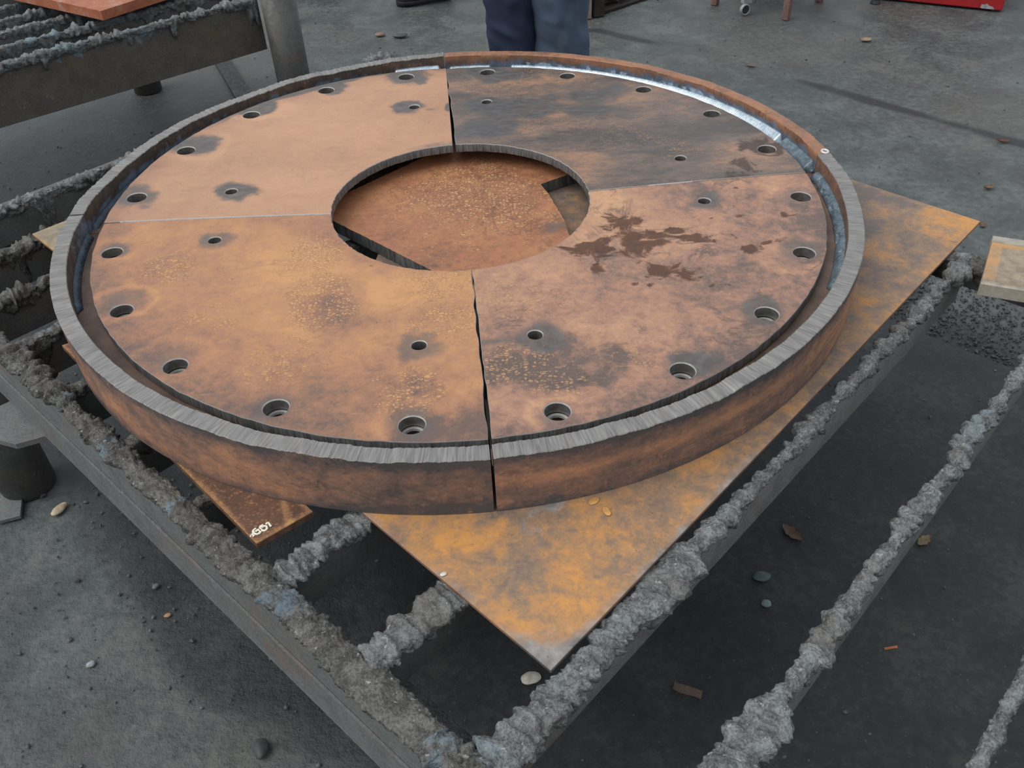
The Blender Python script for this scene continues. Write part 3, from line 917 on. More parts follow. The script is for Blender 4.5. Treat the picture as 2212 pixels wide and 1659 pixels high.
def sector_rim(q, parent):
    a0 = math.radians(RIMJ[q]); a1 = math.radians(RIMJ[(q + 1) % 4] + (360 if q == 3 else 0))
    g = {0: 0.0012, 1: 0.0015, 2: 0.0015, 3: 0.004}
    a0 += g[q] / 2 / RO; a1 -= g[(q + 1) % 4] / 2 / RO
    na = 760
    t = np.linspace(a0, a1, na)
    prof = []   # (r, z, zone)
    nz = 14
    for z in np.linspace(BOT, RT - 0.0012, nz): prof.append((RO, z, 0))
    for r in np.linspace(RO - 0.0012, RI + 0.0012, 7): prof.append((r, RT, 1))
    for z in np.linspace(RT - 0.0012, BOT, 12): prof.append((RI, z, 2))
    prof = np.array(prof)
    n = len(prof)
    T = np.repeat(t[:, None], n, 1); Rr = np.repeat(prof[None, :, 0], na, 0).copy(); Z = np.repeat(prof[None, :, 1], na, 0).copy()
    zone = prof[:, 2]
    th = T.ravel()
    # drag lines and steps of the torch on the top
    st = 0.0009 * vnoise(P3(th * 130, np.repeat(prof[None, :, 0] * 60, na, 0).ravel(), q), 3) + 0.0012 * vnoise(P3(th * 22, 0, q), 4) + 0.0006 * vnoise(P3(th * 300, 0, q), 5)
    st = st.reshape(na, n)
    topz = zone == 1
    amp = 0.35 if q == 0 else 1.0
    Z[:, topz] += st[:, topz] * amp
    Z[:, nz - 1] += st[:, nz - 1] * amp
    Z[:, nz + 7] += st[:, nz + 7] * amp
    lobe = 0.0016 * np.sign(vnoise(P3(t * 9, 1, q), 8)) * sstep(0.35, 0.5, np.abs(vnoise(P3(t * 9, 1, q), 8)))
    Z[:, topz] += (lobe * (0.2 if q == 0 else 1))[:, None]; Z[:, nz - 1] += lobe; Z[:, nz + 7] += lobe
    if q == 0:      # rounded, rusted top on this bar
        u = np.linspace(-1, 1, 7)
        Z[:, topz] += 0.0012 * (1 - u * u)[None, :]
    x = (Rr * np.cos(T)).ravel(); y = (Rr * np.sin(T)).ravel(); z = Z.ravel()
    V = np.stack([x, y, z], 1)
    F = grid_faces(na, n, closed=True)
    zf = np.repeat(np.array([zone[j] if zone[j] == zone[(j + 1) % n] else (3 if (zone[j], zone[(j + 1) % n]) == (2, 0) else 1) for j in range(n)])[None, :], na - 1, 0).ravel()
    fm = np.where(zf == 0, 0, np.where(zf == 1, 1, np.where(zf == 2, 2, 0)))
    caps0 = np.arange(n)[None, :]; caps1 = ((na - 1) * n + np.arange(n))[None, ::-1]
    fm = np.concatenate([fm, [3, 3]])
    nn = fbm(P3(th * 4, z * 16, q * 3), 4, 201)
    nn2 = fbm(P3(th * 14, z * 30, q * 3), 4, 211)
    zz = (z - BOT) / (RT - BOT)
    if q == 2:
        R = 0.62 + 0.45 * nn + 0.3 * nn2 - 0.60 * sstep(0.24, 0.0, zz + 0.1 * nn) - 0.60 * sstep(0.74, 1.0, zz + 0.1 * nn)
        R = R + 0.2 * sstep(math.radians(225), math.radians(205), th) - 0.34 * sstep(math.radians(245), math.radians(268), th)
    elif q == 3:
        R = 0.44 + 0.30 * nn + 0.2 * nn2 + 0.35 * sstep(0.16, 0.05, np.abs(zz - 0.55 + 0.1 * nn)) - 0.6 * sstep(0.75, 1.0, zz + 0.1 * nn) - 0.35 * sstep(0.2, 0.0, zz)
        R = R + 0.12 * sstep(math.radians(300), math.radians(340), th)
    else:
        R = 0.4 + 0.3 * nn
    Gm = 0 * R; Aw = 0 * R
    inner = (np.repeat(zone[None, :], na, 0).ravel() == 2)
    deg = np.degrees(th)
    jag = 0.006 * vnoise(P3(th * 60, 0, q), 13) + 0.008 * vnoise(P3(th * 17, 0, q), 14)
    if q == 0:      # heat-tinted band above the fresh weld
        Rin = 0.40 + 0.3 * nn + 0.4 * sstep(-0.002, 0.02, z)
        Gin = 0.9 * sstep(0.017, 0.002, z + 0.6 * jag + 0.006 * sstep(60, 95, deg))
        Ain = 0.5 * sstep(0.009, -0.002, z + jag * 0.4) * sstep(20, 32, deg) * sstep(88, 74, deg)
    elif q == 1:
        Rin = 0.10 + 0.3 * nn; Gin = 0.9 * sstep(0.004, -0.006, z + jag) * sstep(0.0, 0.25, vnoise(P3(th * 5, 0, 0), 15) + 0.25); Ain = 0 * R
    elif q == 2:
        Rin = 0.02 + 0.25 * nn; Gin = 0.5 * sstep(200, 184, deg) + 0 * R; Ain = 0 * R
    else:
        Rin = 0.42 + 0.3 * nn; Gin = 0.6 * sstep(0.0, -0.02, z + jag); Ain = 0 * R
    R = np.where(inner, Rin, R); Gm = np.where(inner, Gin, Gm); Aw = np.where(inner, Ain, Aw)
    if q == 0:
        tz = np.repeat((zone == 1)[None, :], na, 0).ravel()
        R = np.where(tz, 0.6 + 0.35 * nn2, R)
    uv = np.stack([th * RO, np.where(inner, z, Rr.ravel())], 1)
    mk = np.stack([R, Gm, 0.25 + 0.3 * nn2, Aw], 1)
    o = mesh_np('rim_bar', V, [F, caps0, caps1], [M['rim_side'], M['rim_top_rust'] if q == 0 else M['cut'], M['rim_inner'], M['cut_dark']], parent, mk, uv, True, fm)
    sharp_by_angle(o, 38)
    return a0, a1

def sector_weld(q, parent, spans, mat, leg, zf, pores=False):
    """fillet bead at the foot of the rim's inner face; zf floor height"""
    for a0, a1, name in spans:
        a0, a1 = math.radians(a0), math.radians(a1)
        na = max(24, int((a1 - a0) * RI / 0.0012)); nb = 9
        t = np.linspace(a0, a1, na); b = np.linspace(0, 1, nb)
        T = np.repeat(t[:, None], nb, 1); Bq = np.repeat(b[None, :], na, 0)
        ph = T * RI / 0.0052 + 1.6 * (Bq - 0.5) ** 2 * 2.2
        rip = 0.5 + 0.5 * np.cos(2 * np.pi * ph)
        th = T.ravel()
        wv = (1 + 0.02 * vnoise(P3(th * 30, 0, q), 3).reshape(na, nb)) * (np.interp(np.degrees(T), [5, 30, 60, 95], [1.0, 0.86, 0.72, 0.66]) if q == 0 else 1.0)
        endt = (sstep(0, 0.012, (T - a0) * RI) * sstep(0, 0.012, (a1 - T) * RI)) * 0.75 + 0.25
        lg = leg * wv * endt
        bul = np.sin(np.pi * Bq) * 0.0022 + rip * 0.0004 * np.sin(np.pi * Bq) - 0.0004
        # straight hypotenuse from the rim (up) to the floor (in)
        r = RI + 0.0005 - lg * Bq - bul * 0.7
        z = zf + lg * (1 - Bq) + bul * 0.7
        if pores:
            pn = vnoise(P3(th * 55, Bq.ravel() * 3, 2), 21).reshape(na, nb)
            dp = sstep(0.62, 0.75, pn) * 0.003
            r = r + dp; z = z - dp
        rb = np.repeat((RI + 0.0005 + 0 * t)[:, None], 1, 1); zb = np.full((na, 1), zf - 0.0003)
        Rr = np.concatenate([r, rb], 1); Z = np.concatenate([z, zb], 1); TT = np.concatenate([T, T[:, :1]], 1)
        n = nb + 1
        V = np.stack([(Rr * np.cos(TT)).ravel(), (Rr * np.sin(TT)).ravel(), Z.ravel()], 1)
        F = grid_faces(na, n, closed=True)
        o = mesh_np('weld_bead', V, [F, np.arange(n)[None, :], ((na - 1) * n + np.arange(n))[None, ::-1]], mat, parent, smooth=True)
        if name: o['label'] = name

def sector_flange(q, parent, holes):
    """lower ring plate below the sector plate, drilled on the same circle"""
    a0 = math.radians(RIMJ[q] - (2.4 if q == 0 else 0)) + 0.0012; a1 = math.radians(RIMJ[(q + 1) % 4] + (360 - 2.4 if q == 3 else 0)) - 0.0012
    zt, zb = -PT - 0.0024, -PT - 0.024
    bm = bmesh.new()
    seg = 90
    outer = [(RI * math.cos(a), RI * math.sin(a)) for a in np.linspace(a0, a1, seg)]
    inner = [(0.585 * math.cos(a), 0.585 * math.sin(a)) for a in np.linspace(a1, a0, seg)]
    loops = [outer + inner]
    for hx, hy, hr, big in holes:
        if big:
            loops.append([(hx + 0.0165 * math.cos(a), hy + 0.0165 * math.sin(a)) for a in np.linspace(0, 2 * np.pi, 25)[:-1]])
    edges = []
    allv = []
    for lp in loops:
        vs = [bm.verts.new((p_[0], p_[1], zt)) for p_ in lp]
        allv.append(vs)
        for i in range(len(vs)): edges.append(bm.edges.new((vs[i], vs[(i + 1) % len(vs)])))
    r = bmesh.ops.triangle_fill(bm, edges=edges, use_beauty=True)
    top = [f for f in bm.faces]
    ex = bmesh.ops.extrude_face_region(bm, geom=top)
    vs = [v for v in ex['geom'] if isinstance(v, bmesh.types.BMVert)]
    bmesh.ops.translate(bm, verts=vs, vec=(0, 0, zb - zt))
    o = from_bm('base_flange', bm, M['flange'], parent)
    # shiny machined step at the foot of each bolt hole
    for hx, hy, hr, big in holes:
        if not big: continue
        bm = bmesh.new()
        rings = []
        for rr, zz in ((0.0183, zt + 0.0002), (0.0138, zt + 0.0002), (0.0134, zt - 0.004), (0.0166, zt - 0.004), (0.0166, zt - 0.0002), (0.0183, zt - 0.0)):
            rings.append([bm.verts.new((hx + rr * math.cos(a), hy + rr * math.sin(a), zz)) for a in np.linspace(0, 2 * np.pi, 33)[:-1]])
        for i in range(len(rings)):
            A2, B2 = rings[i], rings[(i + 1) % len(rings)]
            for j in range(32):
                bm.faces.new((A2[j], A2[(j + 1) % 32], B2[(j + 1) % 32], B2[j]))
        from_bm('hole_step', bm, M['lip'], parent, smooth=False)

SECT = [
    ('dark grey-brown ring sector with a bright fresh weld, at the back right', 'tr', 48),
    ('smooth tan ring sector with grey scorched holes, at the back left', 'tl', 138),
    ('orange rusted ring sector with flaky swirls, nearest the numbered brown plate', 'bl', 228),
    ('pinkish brown ring sector splashed with wet rust stains, over the yellow sheet', 'br', 318)]
for q, (lab, mk_, ang) in enumerate(SECT):
    a = math.radians(ang)
    t_ = thing('ring_sector', lab, 'ring sector', (0.5 * math.cos(a), 0.5 * math.sin(a), BOT), 'four steel sectors laid out as a ring')
    hl = sector_plate(q, t_, M[mk_])
    sector_rim(q, t_)
    sector_flange(q, t_, hl)
    zf = -PT - 0.0024
    if q == 0:
        bm = bmesh.new(); a_ = math.radians(RIMJ[0] + 0.7)
        for i in range(20):
            for j in range(8):
                b_, c_ = 2 * math.pi * i / 20, 2 * math.pi * j / 8
                rr = 0.0065 + 0.0022 * math.cos(c_)
                bm.verts.new((0.741 * math.cos(a_) + rr * math.cos(b_), 0.741 * math.sin(a_) + rr * math.sin(b_) * 1.2, RT + 0.0008 + 0.0022 * math.sin(c_)))
        bm.verts.ensure_lookup_table()
        for i in range(20):
            for j in range(8):
                bm.faces.new((bm.verts[i * 8 + j], bm.verts[((i + 1) % 20) * 8 + j], bm.verts[((i + 1) % 20) * 8 + (j + 1) % 8], bm.verts[i * 8 + (j + 1) % 8]))
        from_bm('tack_weld', bm, M['lip'], t_, True)['label'] = 'small bright tack weld on the rim joint'
        sector_weld(q, t_, [(5.2, 16.2, 'dull blue-grey weld'), (16.2, 80.5, 'bright shiny weld'), (83.5, 93.2, 'bright shiny weld')], M['weld_bright'], 0.025, zf)
        t_.children[-3].data.materials[0] = M['weld_blue']
    elif q == 1:
        sector_weld(q, t_, [(94.0, 104.5, 'bright shiny weld')], M['weld_bright'], 0.024, zf - 0.001)
        sector_weld(q, t_, [(105, 181.5, 'dark blue-black weld')], M['weld_dark'], 0.014, zf - 0.005)
    elif q == 2:
        sector_weld(q, t_, [(183, 205, 'dark blue-black weld')], M['weld_dark'], 0.012, zf)
    else:
        sector_weld(q, t_, [(-30 + 360, 4.4 + 360, 'porous blue-grey weld')], M['weld_blue'], 0.0165, zf, True)

# small marked ring of bare metal where two rim bars meet
# ------------------------------------------------------------------ scrap plate seen through the ring's centre
def scrap():
    pts = [(-0.33, 0.102), (-0.256, 0.028), (-0.054, -0.173), (0.03, -0.255), (0.075, -0.30), (0.13, -0.31), (0.178, -0.25), (0.202, -0.16), (0.208, -0.074), (0.204, -0.01), (0.191, 0.048), (0.181, 0.098), (0.167, 0.148), (0.234, 0.187), (0.315, 0.234), (0.30, 0.33), (0.18, 0.385), (0.05, 0.405), (-0.03, 0.402), (-0.101, 0.329), (-0.244, 0.170), (-0.33, 0.075 + 0.027 + 0.003)]
    zt, zb = -0.0555, SH_T + 0.0008
    e1_ = at(751, 416, zt)[:2]; e2_ = at(925, 335, zt)[:2]; de_ = (e2_ - e1_) / np.linalg.norm(e2_ - e1_)
    pts[18] = tuple(e2_ + de_ * 0.10); pts[19] = tuple(e2_); pts[20] = tuple(e1_); pts[21] = tuple(e1_ - de_ * 0.10)
    pts[0] = (-0.345, 0.112)
    # dense interior points -> triangulate by grid clipped to polygon would leave steps: fill and subdivide instead
    bm = bmesh.new()
    P_ = []
    for i in range(len(pts)):
        a = np.array(pts[i]); b = np.array(pts[(i + 1) % len(pts)])
        n = max(1, int(np.linalg.norm(b - a) / 0.008))
        for t in range(n): P_.append(a + (b - a) * t / n)
    vs = [bm.verts.new((p_[0] + 0.0007 * random.uniform(-1, 1), p_[1] + 0.0007 * random.uniform(-1, 1), zt)) for p_ in P_]
    es = [bm.edges.new((vs[i], vs[(i + 1) % len(vs)])) for i in range(len(vs))]
    bmesh.ops.triangle_fill(bm, edges=es, use_beauty=True)
    for _ in range(3):
        lg = [e_ for e_ in bm.edges if not e_.is_boundary and e_.calc_length() > 0.012]
        if not lg: break
        bmesh.ops.subdivide_edges(bm, edges=lg, cuts=1)
        bmesh.ops.triangulate(bm, faces=[f for f in bm.faces if len(f.verts) > 3])
    top = list(bm.faces)
    for f in top:
        f.normal_update()
        if f.normal.z < 0: f.normal_flip()
    bnd = [e_ for e_ in bm.edges if e_.is_boundary]
    ex = bmesh.ops.extrude_edge_only(bm, edges=bnd)
    nv = [v for v in ex['geom'] if isinstance(v, bmesh.types.BMVert)]
    nf = [f for f in bm.faces if f not in set(top)]
    bmesh.ops.translate(bm, verts=nv, vec=(0, 0, zb - zt))
    for f in nf: f.material_index = 1
    bl = bmesh.ops.edgeloop_fill(bm, edges=[e_ for e_ in ex['geom'] if isinstance(e_, bmesh.types.BMEdge) and e_.is_boundary])
    for f in bl['faces']: f.material_index = 1
    uvl = bm.loops.layers.uv.new('UVMap')
    for f in bm.faces:
        for l in f.loops:
            l[uvl].uv = (l.vert.co.x * 0.9 + l.vert.co.y * 0.45, l.vert.co.z)
    o = from_bm('scrap_plate', bm, [M['scrap'], M['cut_dark']], None, base=(0, 0.05, zb))
    me = o.data
    co = np.zeros(len(me.vertices) * 3, np.float32); me.vertices.foreach_get('co', co)
    co = co.reshape(-1, 3); x, y = co[:, 0] + 0.0, co[:, 1] + 0.05
    n = fbm(P3(x * 6, y * 6), 4, 301); n2 = fbm(P3(x * 16, y * 16), 4, 303)
    R = 0.50 + 0.25 * n + 0.2 * n2
    Bm = 0.25 + 0.75 * sstep(0.26, 0.06, np.hypot(x - 0.02, y - 0.13) + 0.08 * n)
    G = 0.6 * spot(x, y, (0.185, -0.03), 0.045, n2, 0.6)
    a = me.attributes.new('mask', 'FLOAT_COLOR', 'POINT')
    a.data.foreach_set('color', np.stack([R, G, Bm, 0 * R], 1).astype(np.float32).ravel())
    tag(o, 'thick orange rusted offcut with a notch, seen through the ring centre', 'steel plate')
scrap()

# ------------------------------------------------------------------ slag crusts
def crust(name, p0, d, L, parent, mat, wf, df, hgt, seed, res=0.003, nth=44, clamp=None, ztop=0.0, amp=1.0, tn=0.20, patches=None):
    """d unit direction (xy); wf(t) half width, df(t) drip length, arrays of metres along the bar"""
    nt_ = int(L / res)
    t = np.linspace(0, L, nt_)
    th = np.linspace(0, 2 * np.pi, nth + 1)[:-1]
    T = np.repeat(t[:, None], nth, 1); H = np.repeat(th[None, :], nt_, 0)
    c = np.array([d[1], -d[0]])
    w_ = np.repeat(wf(t)[:, None], nth, 1)
    big = fbm(P3(t * 11, seed, 0), 3, seed)
    act = np.clip(0.62 + 1.1 * fbm(P3(t * 13, seed, 4), 3, seed + 40), 0.25, 1.6)      # how much slag has gathered here
    w_ = w_ * (1 + 0.40 * np.repeat(big[:, None], nth, 1))
    side = np.cos(H)
    drips = sstep(-0.25, 0.25, side)
    def dr(k_):
        q_ = np.clip(fbm(P3(t * 46, seed, k_), 3, seed + 1) + 0.45 * fbm(P3(t * 9, 2, k_), 2, seed + 4), 0, 1)
        return 0.005 + df(t) * (0.25 + 2.6 * q_ ** 1.4)
    dl = drips * dr(0)[:, None] + (1 - drips) * dr(9)[:, None]
    sn = np.sin(H)
    off = 0.006 * np.repeat(fbm(P3(t * 17, seed, 6), 3, seed + 6)[:, None], nth, 1) * act[:, None]
    cs = np.where(sn < 0, np.sign(side) * np.abs(side) ** 0.38, side)
    w2 = np.maximum(w_, 0.0075)
    x = w2 * cs + off
    z = np.where(sn > 0, hgt * sn, dl * sn)
    nx, nzv = np.cos(H), np.where(sn > 0, sn, sn * 0.35)
    base = np.stack([T.ravel(), x.ravel(), z.ravel()], 1)
    S = base + np.array([seed * 3.1, 0, 0])
    warp = 0.007 * np.stack([vnoise(S * 50, seed), vnoise(S * 50, seed + 7), vnoise(S * 50, seed + 9)], 1)
    q = S + warp
    f1 = 1 - worley(q * np.array([42, 26, 26]), seed) * 1.15       # lobes that sag across the bar
    f2 = 1 - worley(q * np.array([115, 80, 70]), seed + 3) * 1.2
    f3 = fbm(S * 170, 2, seed + 5)
    f4 = vnoise(S * 430, seed + 15)
    rid = np.abs(vnoise(q * np.array([88, 16, 16]), seed + 8))
    A_c = np.repeat(act[:, None], nth, 1).ravel()
    disp = amp * (A_c * (0.0155 * f1 + 0.0080 * f2 - 0.0075 * (1 - rid) ** 3) + 0.0032 * f3 + 0.0015 * f4 - 0.001)
    disp = disp.reshape(nt_, nth)
    xx = x + nx * disp; zz = z + nzv * disp * 0.85 + ztop
    tt = T + (0.0055 * amp * vnoise(S * 75, seed + 14)).reshape(nt_, nth)
    px = p0[0] + d[0] * tt + c[0] * xx; py = p0[1] + d[1] * tt + c[1] * xx; pz = p0[2] + zz
    V = np.stack([px.ravel(), py.ravel(), pz.ravel()], 1)
    if clamp is not None:
        V = clamp(V)
    F = grid_faces(nt_, nth, closed=True)
    n0 = fbm(P3(t * 8.5, seed, 1), 2, seed + 31)
    if patches:
        n0 = np.zeros(len(t))
        for pc_, pw_ in patches: n0 = np.maximum(n0, sstep(pw_, pw_ * 0.2, np.abs(t - pc_) + 0.5 * pw_ * fbm(P3(t * 30, 2, 3), 2, 4)))
        n0 = n0 * (tn + 0.4)
    tint = np.clip(np.repeat(sstep(tn, tn + 0.35, n0)[:, None], nth, 1) * (0.45 + 0.5 * f1.reshape(nt_, nth)), 0, 1)
    mk = np.stack([0 * T.ravel(), tint.ravel(), 0 * T.ravel(), 0 * T.ravel()], 1)
    # flip winding so that normals point out
    o = mesh_np(name, V, [F[:, ::-1], np.arange(nth)[None, :], ((nt_ - 1) * nth + np.arange(nth))[None, ::-1]], mat, parent, mk, smooth=True)
    o['kind'] = 'stuff'
    return o

def env(keys):
    k = np.array(keys, float)
    return lambda t: np.interp(t, k[:, 0], k[:, 1])

def clamp1(V):
    x, y = V[:, 0], V[:, 1]
    ins = in_poly(x, y, SHEET) | (np.hypot(x, y) < 0.765) | (poly_dist(x, y, SHEET) < 0.006)
    V[:, 2] = np.where(ins, np.minimum(V[:, 2], SH_B - 0.0012), V[:, 2])
    inl = in_poly(x, y, LEFTP) | (poly_dist(x, y, LEFTP) < 0.006)
    V[:, 2] = np.where(inl, np.minimum(V[:, 2], SH_B - 0.0012), V[:, 2])
    ino = in_poly(x, y, OFFC) | (poly_dist(x, y, OFFC) < 0.006)
    V[:, 2] = np.where(ino, np.minimum(V[:, 2], -0.0944), V[:, 2])
    inb = in_poly(x, y, BAR) if BAR is not None else np.zeros(len(x), bool)
    V[:, 2] = np.where(inb, np.minimum(V[:, 2], BAR_B - 0.001), V[:, 2])
    return V

BAR_T, BAR_B = -0.052, -0.076
_b = [at(2148, 500, BAR_T)[:2], at(2122, 612, BAR_T)[:2]]
_bd = (at(2212, 627, BAR_T)[:2] - _b[1]); _bd /= np.linalg.norm(_bd)
BAR = [_b[0], _b[1], _b[1] + _bd * 0.34, _b[0] + _bd * 0.34]

# ------------------------------------------------------------------ cutting table under the ring
U_B, U_E = -0.778, 0.545
S0, S1 = -0.93, 1.62
tb = thing('cutting_table', 'slag-crusted steel cutting table with slats carrying the big ring', 'table', (0, 0, -Z0))
angU = math.atan2(U[1], U[0]); angW = math.atan2(W_[1], W_[0])
ZB = -0.097
def bar_us(bm, u0, u1, s0, s1, z0, z1):
    c = us((u0 + u1) / 2, (s0 + s1) / 2, (z0 + z1) / 2)
    bm_box(bm, c, (abs(u1 - u0), abs(s1 - s0), abs(z1 - z0)), angU)
# front beam: web and a narrow lower lip
bm = bmesh.new(); bar_us(bm, U_B - 0.012, U_B + 0.006, S0, S1, ZB - 0.186, ZB)
fb = from_bm('front_beam', bm, M['beam'], tb, bevel=0.002)
bm = bmesh.new(); bar_us(bm, U_B - 0.0155, U_B - 0.0121, S0, S1, ZB - 0.186, ZB - 0.100)
from_bm('lower_strip', bm, M['beam'], fb, bevel=0.003)
bm = bmesh.new(); bar_us(bm, U_E - 0.008, U_E + 0.008, S0, S1, ZB - 0.045, ZB)
rb_ = from_bm('rear_beam', bm, M['slat'], tb, bevel=0.002)
for s_, nm in ((S0, 'end_beam'), (S1, 'end_beam')):
    bm = bmesh.new(); bar_us(bm, U_B + 0.0065, U_E - 0.0085, s_ - 0.006, s_ + 0.006, ZB - 0.10, ZB - 0.001)
    from_bm(nm, bm, M['slat'], tb, bevel=0.002)

bw = env([(0, 0.014), (0.5, 0.014), (0.9, 0.015), (1.25, 0.017), (1.5, 0.020), (2.0, 0.020), (2.5, 0.020)])
crust('slag_crust', us(U_B - 0.002, S0, ZB + 0.004), W_, S1 - S0, fb, M['slag_dark'], bw, env([(0, 0.012), (3, 0.012)]), 0.007, 3, 0.0024, 56, clamp1, amp=1.05, patches=[(p_ - S0, w_p) for p_, w_p in ((-0.62, 0.03), (-0.145, 0.035), (0.025, 0.025), (0.20, 0.022), (0.462, 0.045), (0.745, 0.025), (1.02, 0.04), (-0.40, 0.02))])
crust('slag_crust', us(U_E, S0, ZB + 0.004), W_, S1 - S0, rb_, M['slag_dark'], env([(0, 0.016), (3, 0.018)]), env([(0, 0.03), (3, 0.04)]), 0.008, 5, 0.0045, 40, clamp1, amp=1.2)

SLATS = [(-0.80, 0.006, 0.020), (-0.70, 0.006, 0.026), (-0.525, 0.007, 0.026), (-0.355, 0.008, 0.024), (-0.165, 0.010, 0.018), (0.026, 0.009, 0.016), (0.219, 0.010, 0.016), (0.42, 0.017, 0.016), (0.605, 0.017, 0.018), (0.798, None, None), (0.99, None, None), (1.183, None, None), (1.38, 0.02, 0.02)]
SLATS[0] = (-0.895, 0.009, 0.050)
for i_ in range(1, 4): SLATS[i_] = (SLATS[i_][0], 0.011, 0.050)
ENV = {
    0.798: (env([(0, 0.017), (0.06, 0.024), (0.13, 0.023), (0.2, 0.017), (0.27, 0.017), (0.32, 0.027), (0.38, 0.022), (0.42, 0.004), (0.5, 0.003), (0.56, 0.008), (0.62, 0.003), (0.8, 0.002), (0.95, 0.003), (1.08, 0.006), (1.12, 0.012), (1.2, 0.006), (1.3, 0.010)]),
            env([(0, 0.016), (0.15, 0.018), (0.3, 0.016), (0.42, 0.006), (0.9, 0.008), (1.05, 0.010), (1.2, 0.018), (1.32, 0.02)])),
    0.99: (env([(0, 0.030), (0.05, 0.021), (0.12, 0.021), (0.2, 0.022), (0.25, 0.025), (0.28, 0.006), (0.34, 0.007), (0.42, 0.011), (0.48, 0.002), (0.55, 0.003), (0.62, 0.008), (0.68, 0.010), (0.8, 0.005), (0.95, 0.007), (1.3, 0.006)]),
           env([(0, 0.018), (0.15, 0.018), (0.3, 0.012), (0.5, 0.008), (0.9, 0.012), (1.3, 0.02)])),
    1.183: (env([(0, 0.012), (0.1, 0.008), (0.16, 0.018), (0.22, 0.006), (0.4, 0.005), (1.3, 0.008)]), env([(0, 0.012), (0.16, 0.02), (0.4, 0.01), (1.3, 0.015)])),
}
for i, (s_, w0, d0) in enumerate(SLATS):
    bm = bmesh.new(); bar_us(bm, U_B + 0.0065, U_E - 0.0085, s_ - 0.006, s_ + 0.006, ZB - 0.078, ZB - 0.0005)
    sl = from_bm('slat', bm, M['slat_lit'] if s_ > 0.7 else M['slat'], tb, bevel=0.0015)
    if s_ in ENV: wf, df = ENV[s_]
    else: wf, df = env([(0, w0), (2, w0)]), env([(0, d0), (2, d0)])
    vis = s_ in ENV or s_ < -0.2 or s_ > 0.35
    crust('slag_crust', us(U_B + 0.012, s_, ZB + 0.003), U, U_E - U_B - 0.02, sl, M['slag'] if (s_ > 0.3 or s_ < -0.8) else M['slag_dark'], wf, df, 0.006, 40 + i * 3, 0.0024 if vis else 0.006, 50 if vis else 24, clamp1, amp=1.3 if s_ < -0.2 else 1.0, tn=0.02 if s_ < 0.3 else (0.5 if s_ < 0.7 else 0.22))

# legs and the flat bracket beside the near one
def leg(parent, x, y, ztop, r=0.061, mat=None):
    bm = bmesh.new()
    bm_cyl(bm, (x, y, -Z0 + 0.002), (x, y, ztop), r, r, 40)
    o = from_bm('leg', bm, mat or M['pipe'], parent, smooth=False)
    me = o.data
    for p_ in me.polygons: p_.use_smooth = abs(p_.normal.z) < 0.5
    return o
lx, ly = at(62, 1050, -Z0)[:2]
leg(tb, lx, ly + 0.005, ZB - 0.188)
for u_, s_ in ((U_B + 0.02, 1.45), (U_E, S0 + 0.1), (U_E, 1.5)):
    c = us(u_, s_)
    leg(tb, c[0], c[1], ZB - (0.188 if u_ < 0 else 0.047))
bm = bmesh.new()
zb_ = ZB - 0.188
br = [at(40, 858, zb_)[:2], at(116, 937, zb_)[:2], at(33, 960, zb_)[:2], at(-20, 946, zb_)[:2], at(-70, 925, zb_)[:2], at(-40, 895, zb_)[:2]]
prism(bm, br, zb_ - 0.012, zb_)
from_bm('bracket', bm, M['beam'], tb, bevel=0.0015)
bm = bmesh.new(); c = at(25, 1082, -Z0)
bm_box(bm, (c[0] - 0.0, c[1] + 0.01, -Z0 + 0.006), (0.05, 0.16, 0.010), 0.3)
from_bm('foot_plate', bm, M['beam'], tb, bevel=0.001)

# ------------------------------------------------------------------ thick tan bar on the table's right edge
bar = thing('bevelled_bar', 'pale tan steel bar with sloped far edge and orange rust, at the right', 'steel bar', (float(_b[1][0]), float(_b[1][1]), BAR_B))
def bar_mat():
    k = NM('tan_scale', 0.6)
    R, G, B, A = k.attr()
    n = k.noise(50, 5, 0.65); n1 = k.noise(12, 5, 0.6, 0.6)
    col = k.mix(k.map(n, 0.3, 0.7), lin(126, 112, 94), lin(162, 146, 122))
    col = k.mix(k.map(k.math('ADD', R, k.math('MULTIPLY', k.math('SUBTRACT', n1, 0.5), 0.9)), 0.3, 0.7, 0, 0.9), col, lin(194, 142, 88))
    col = k.mix(k.map(k.math('ADD', G, k.math('MULTIPLY', k.math('SUBTRACT', n, 0.5), 0.6)), 0.4, 0.85, 0, 0.7), col, lin(172, 166, 155))
    return k.done(col, 0.6, k.bump(n, 0.4, 0.002))
M['tan'] = bar_mat()
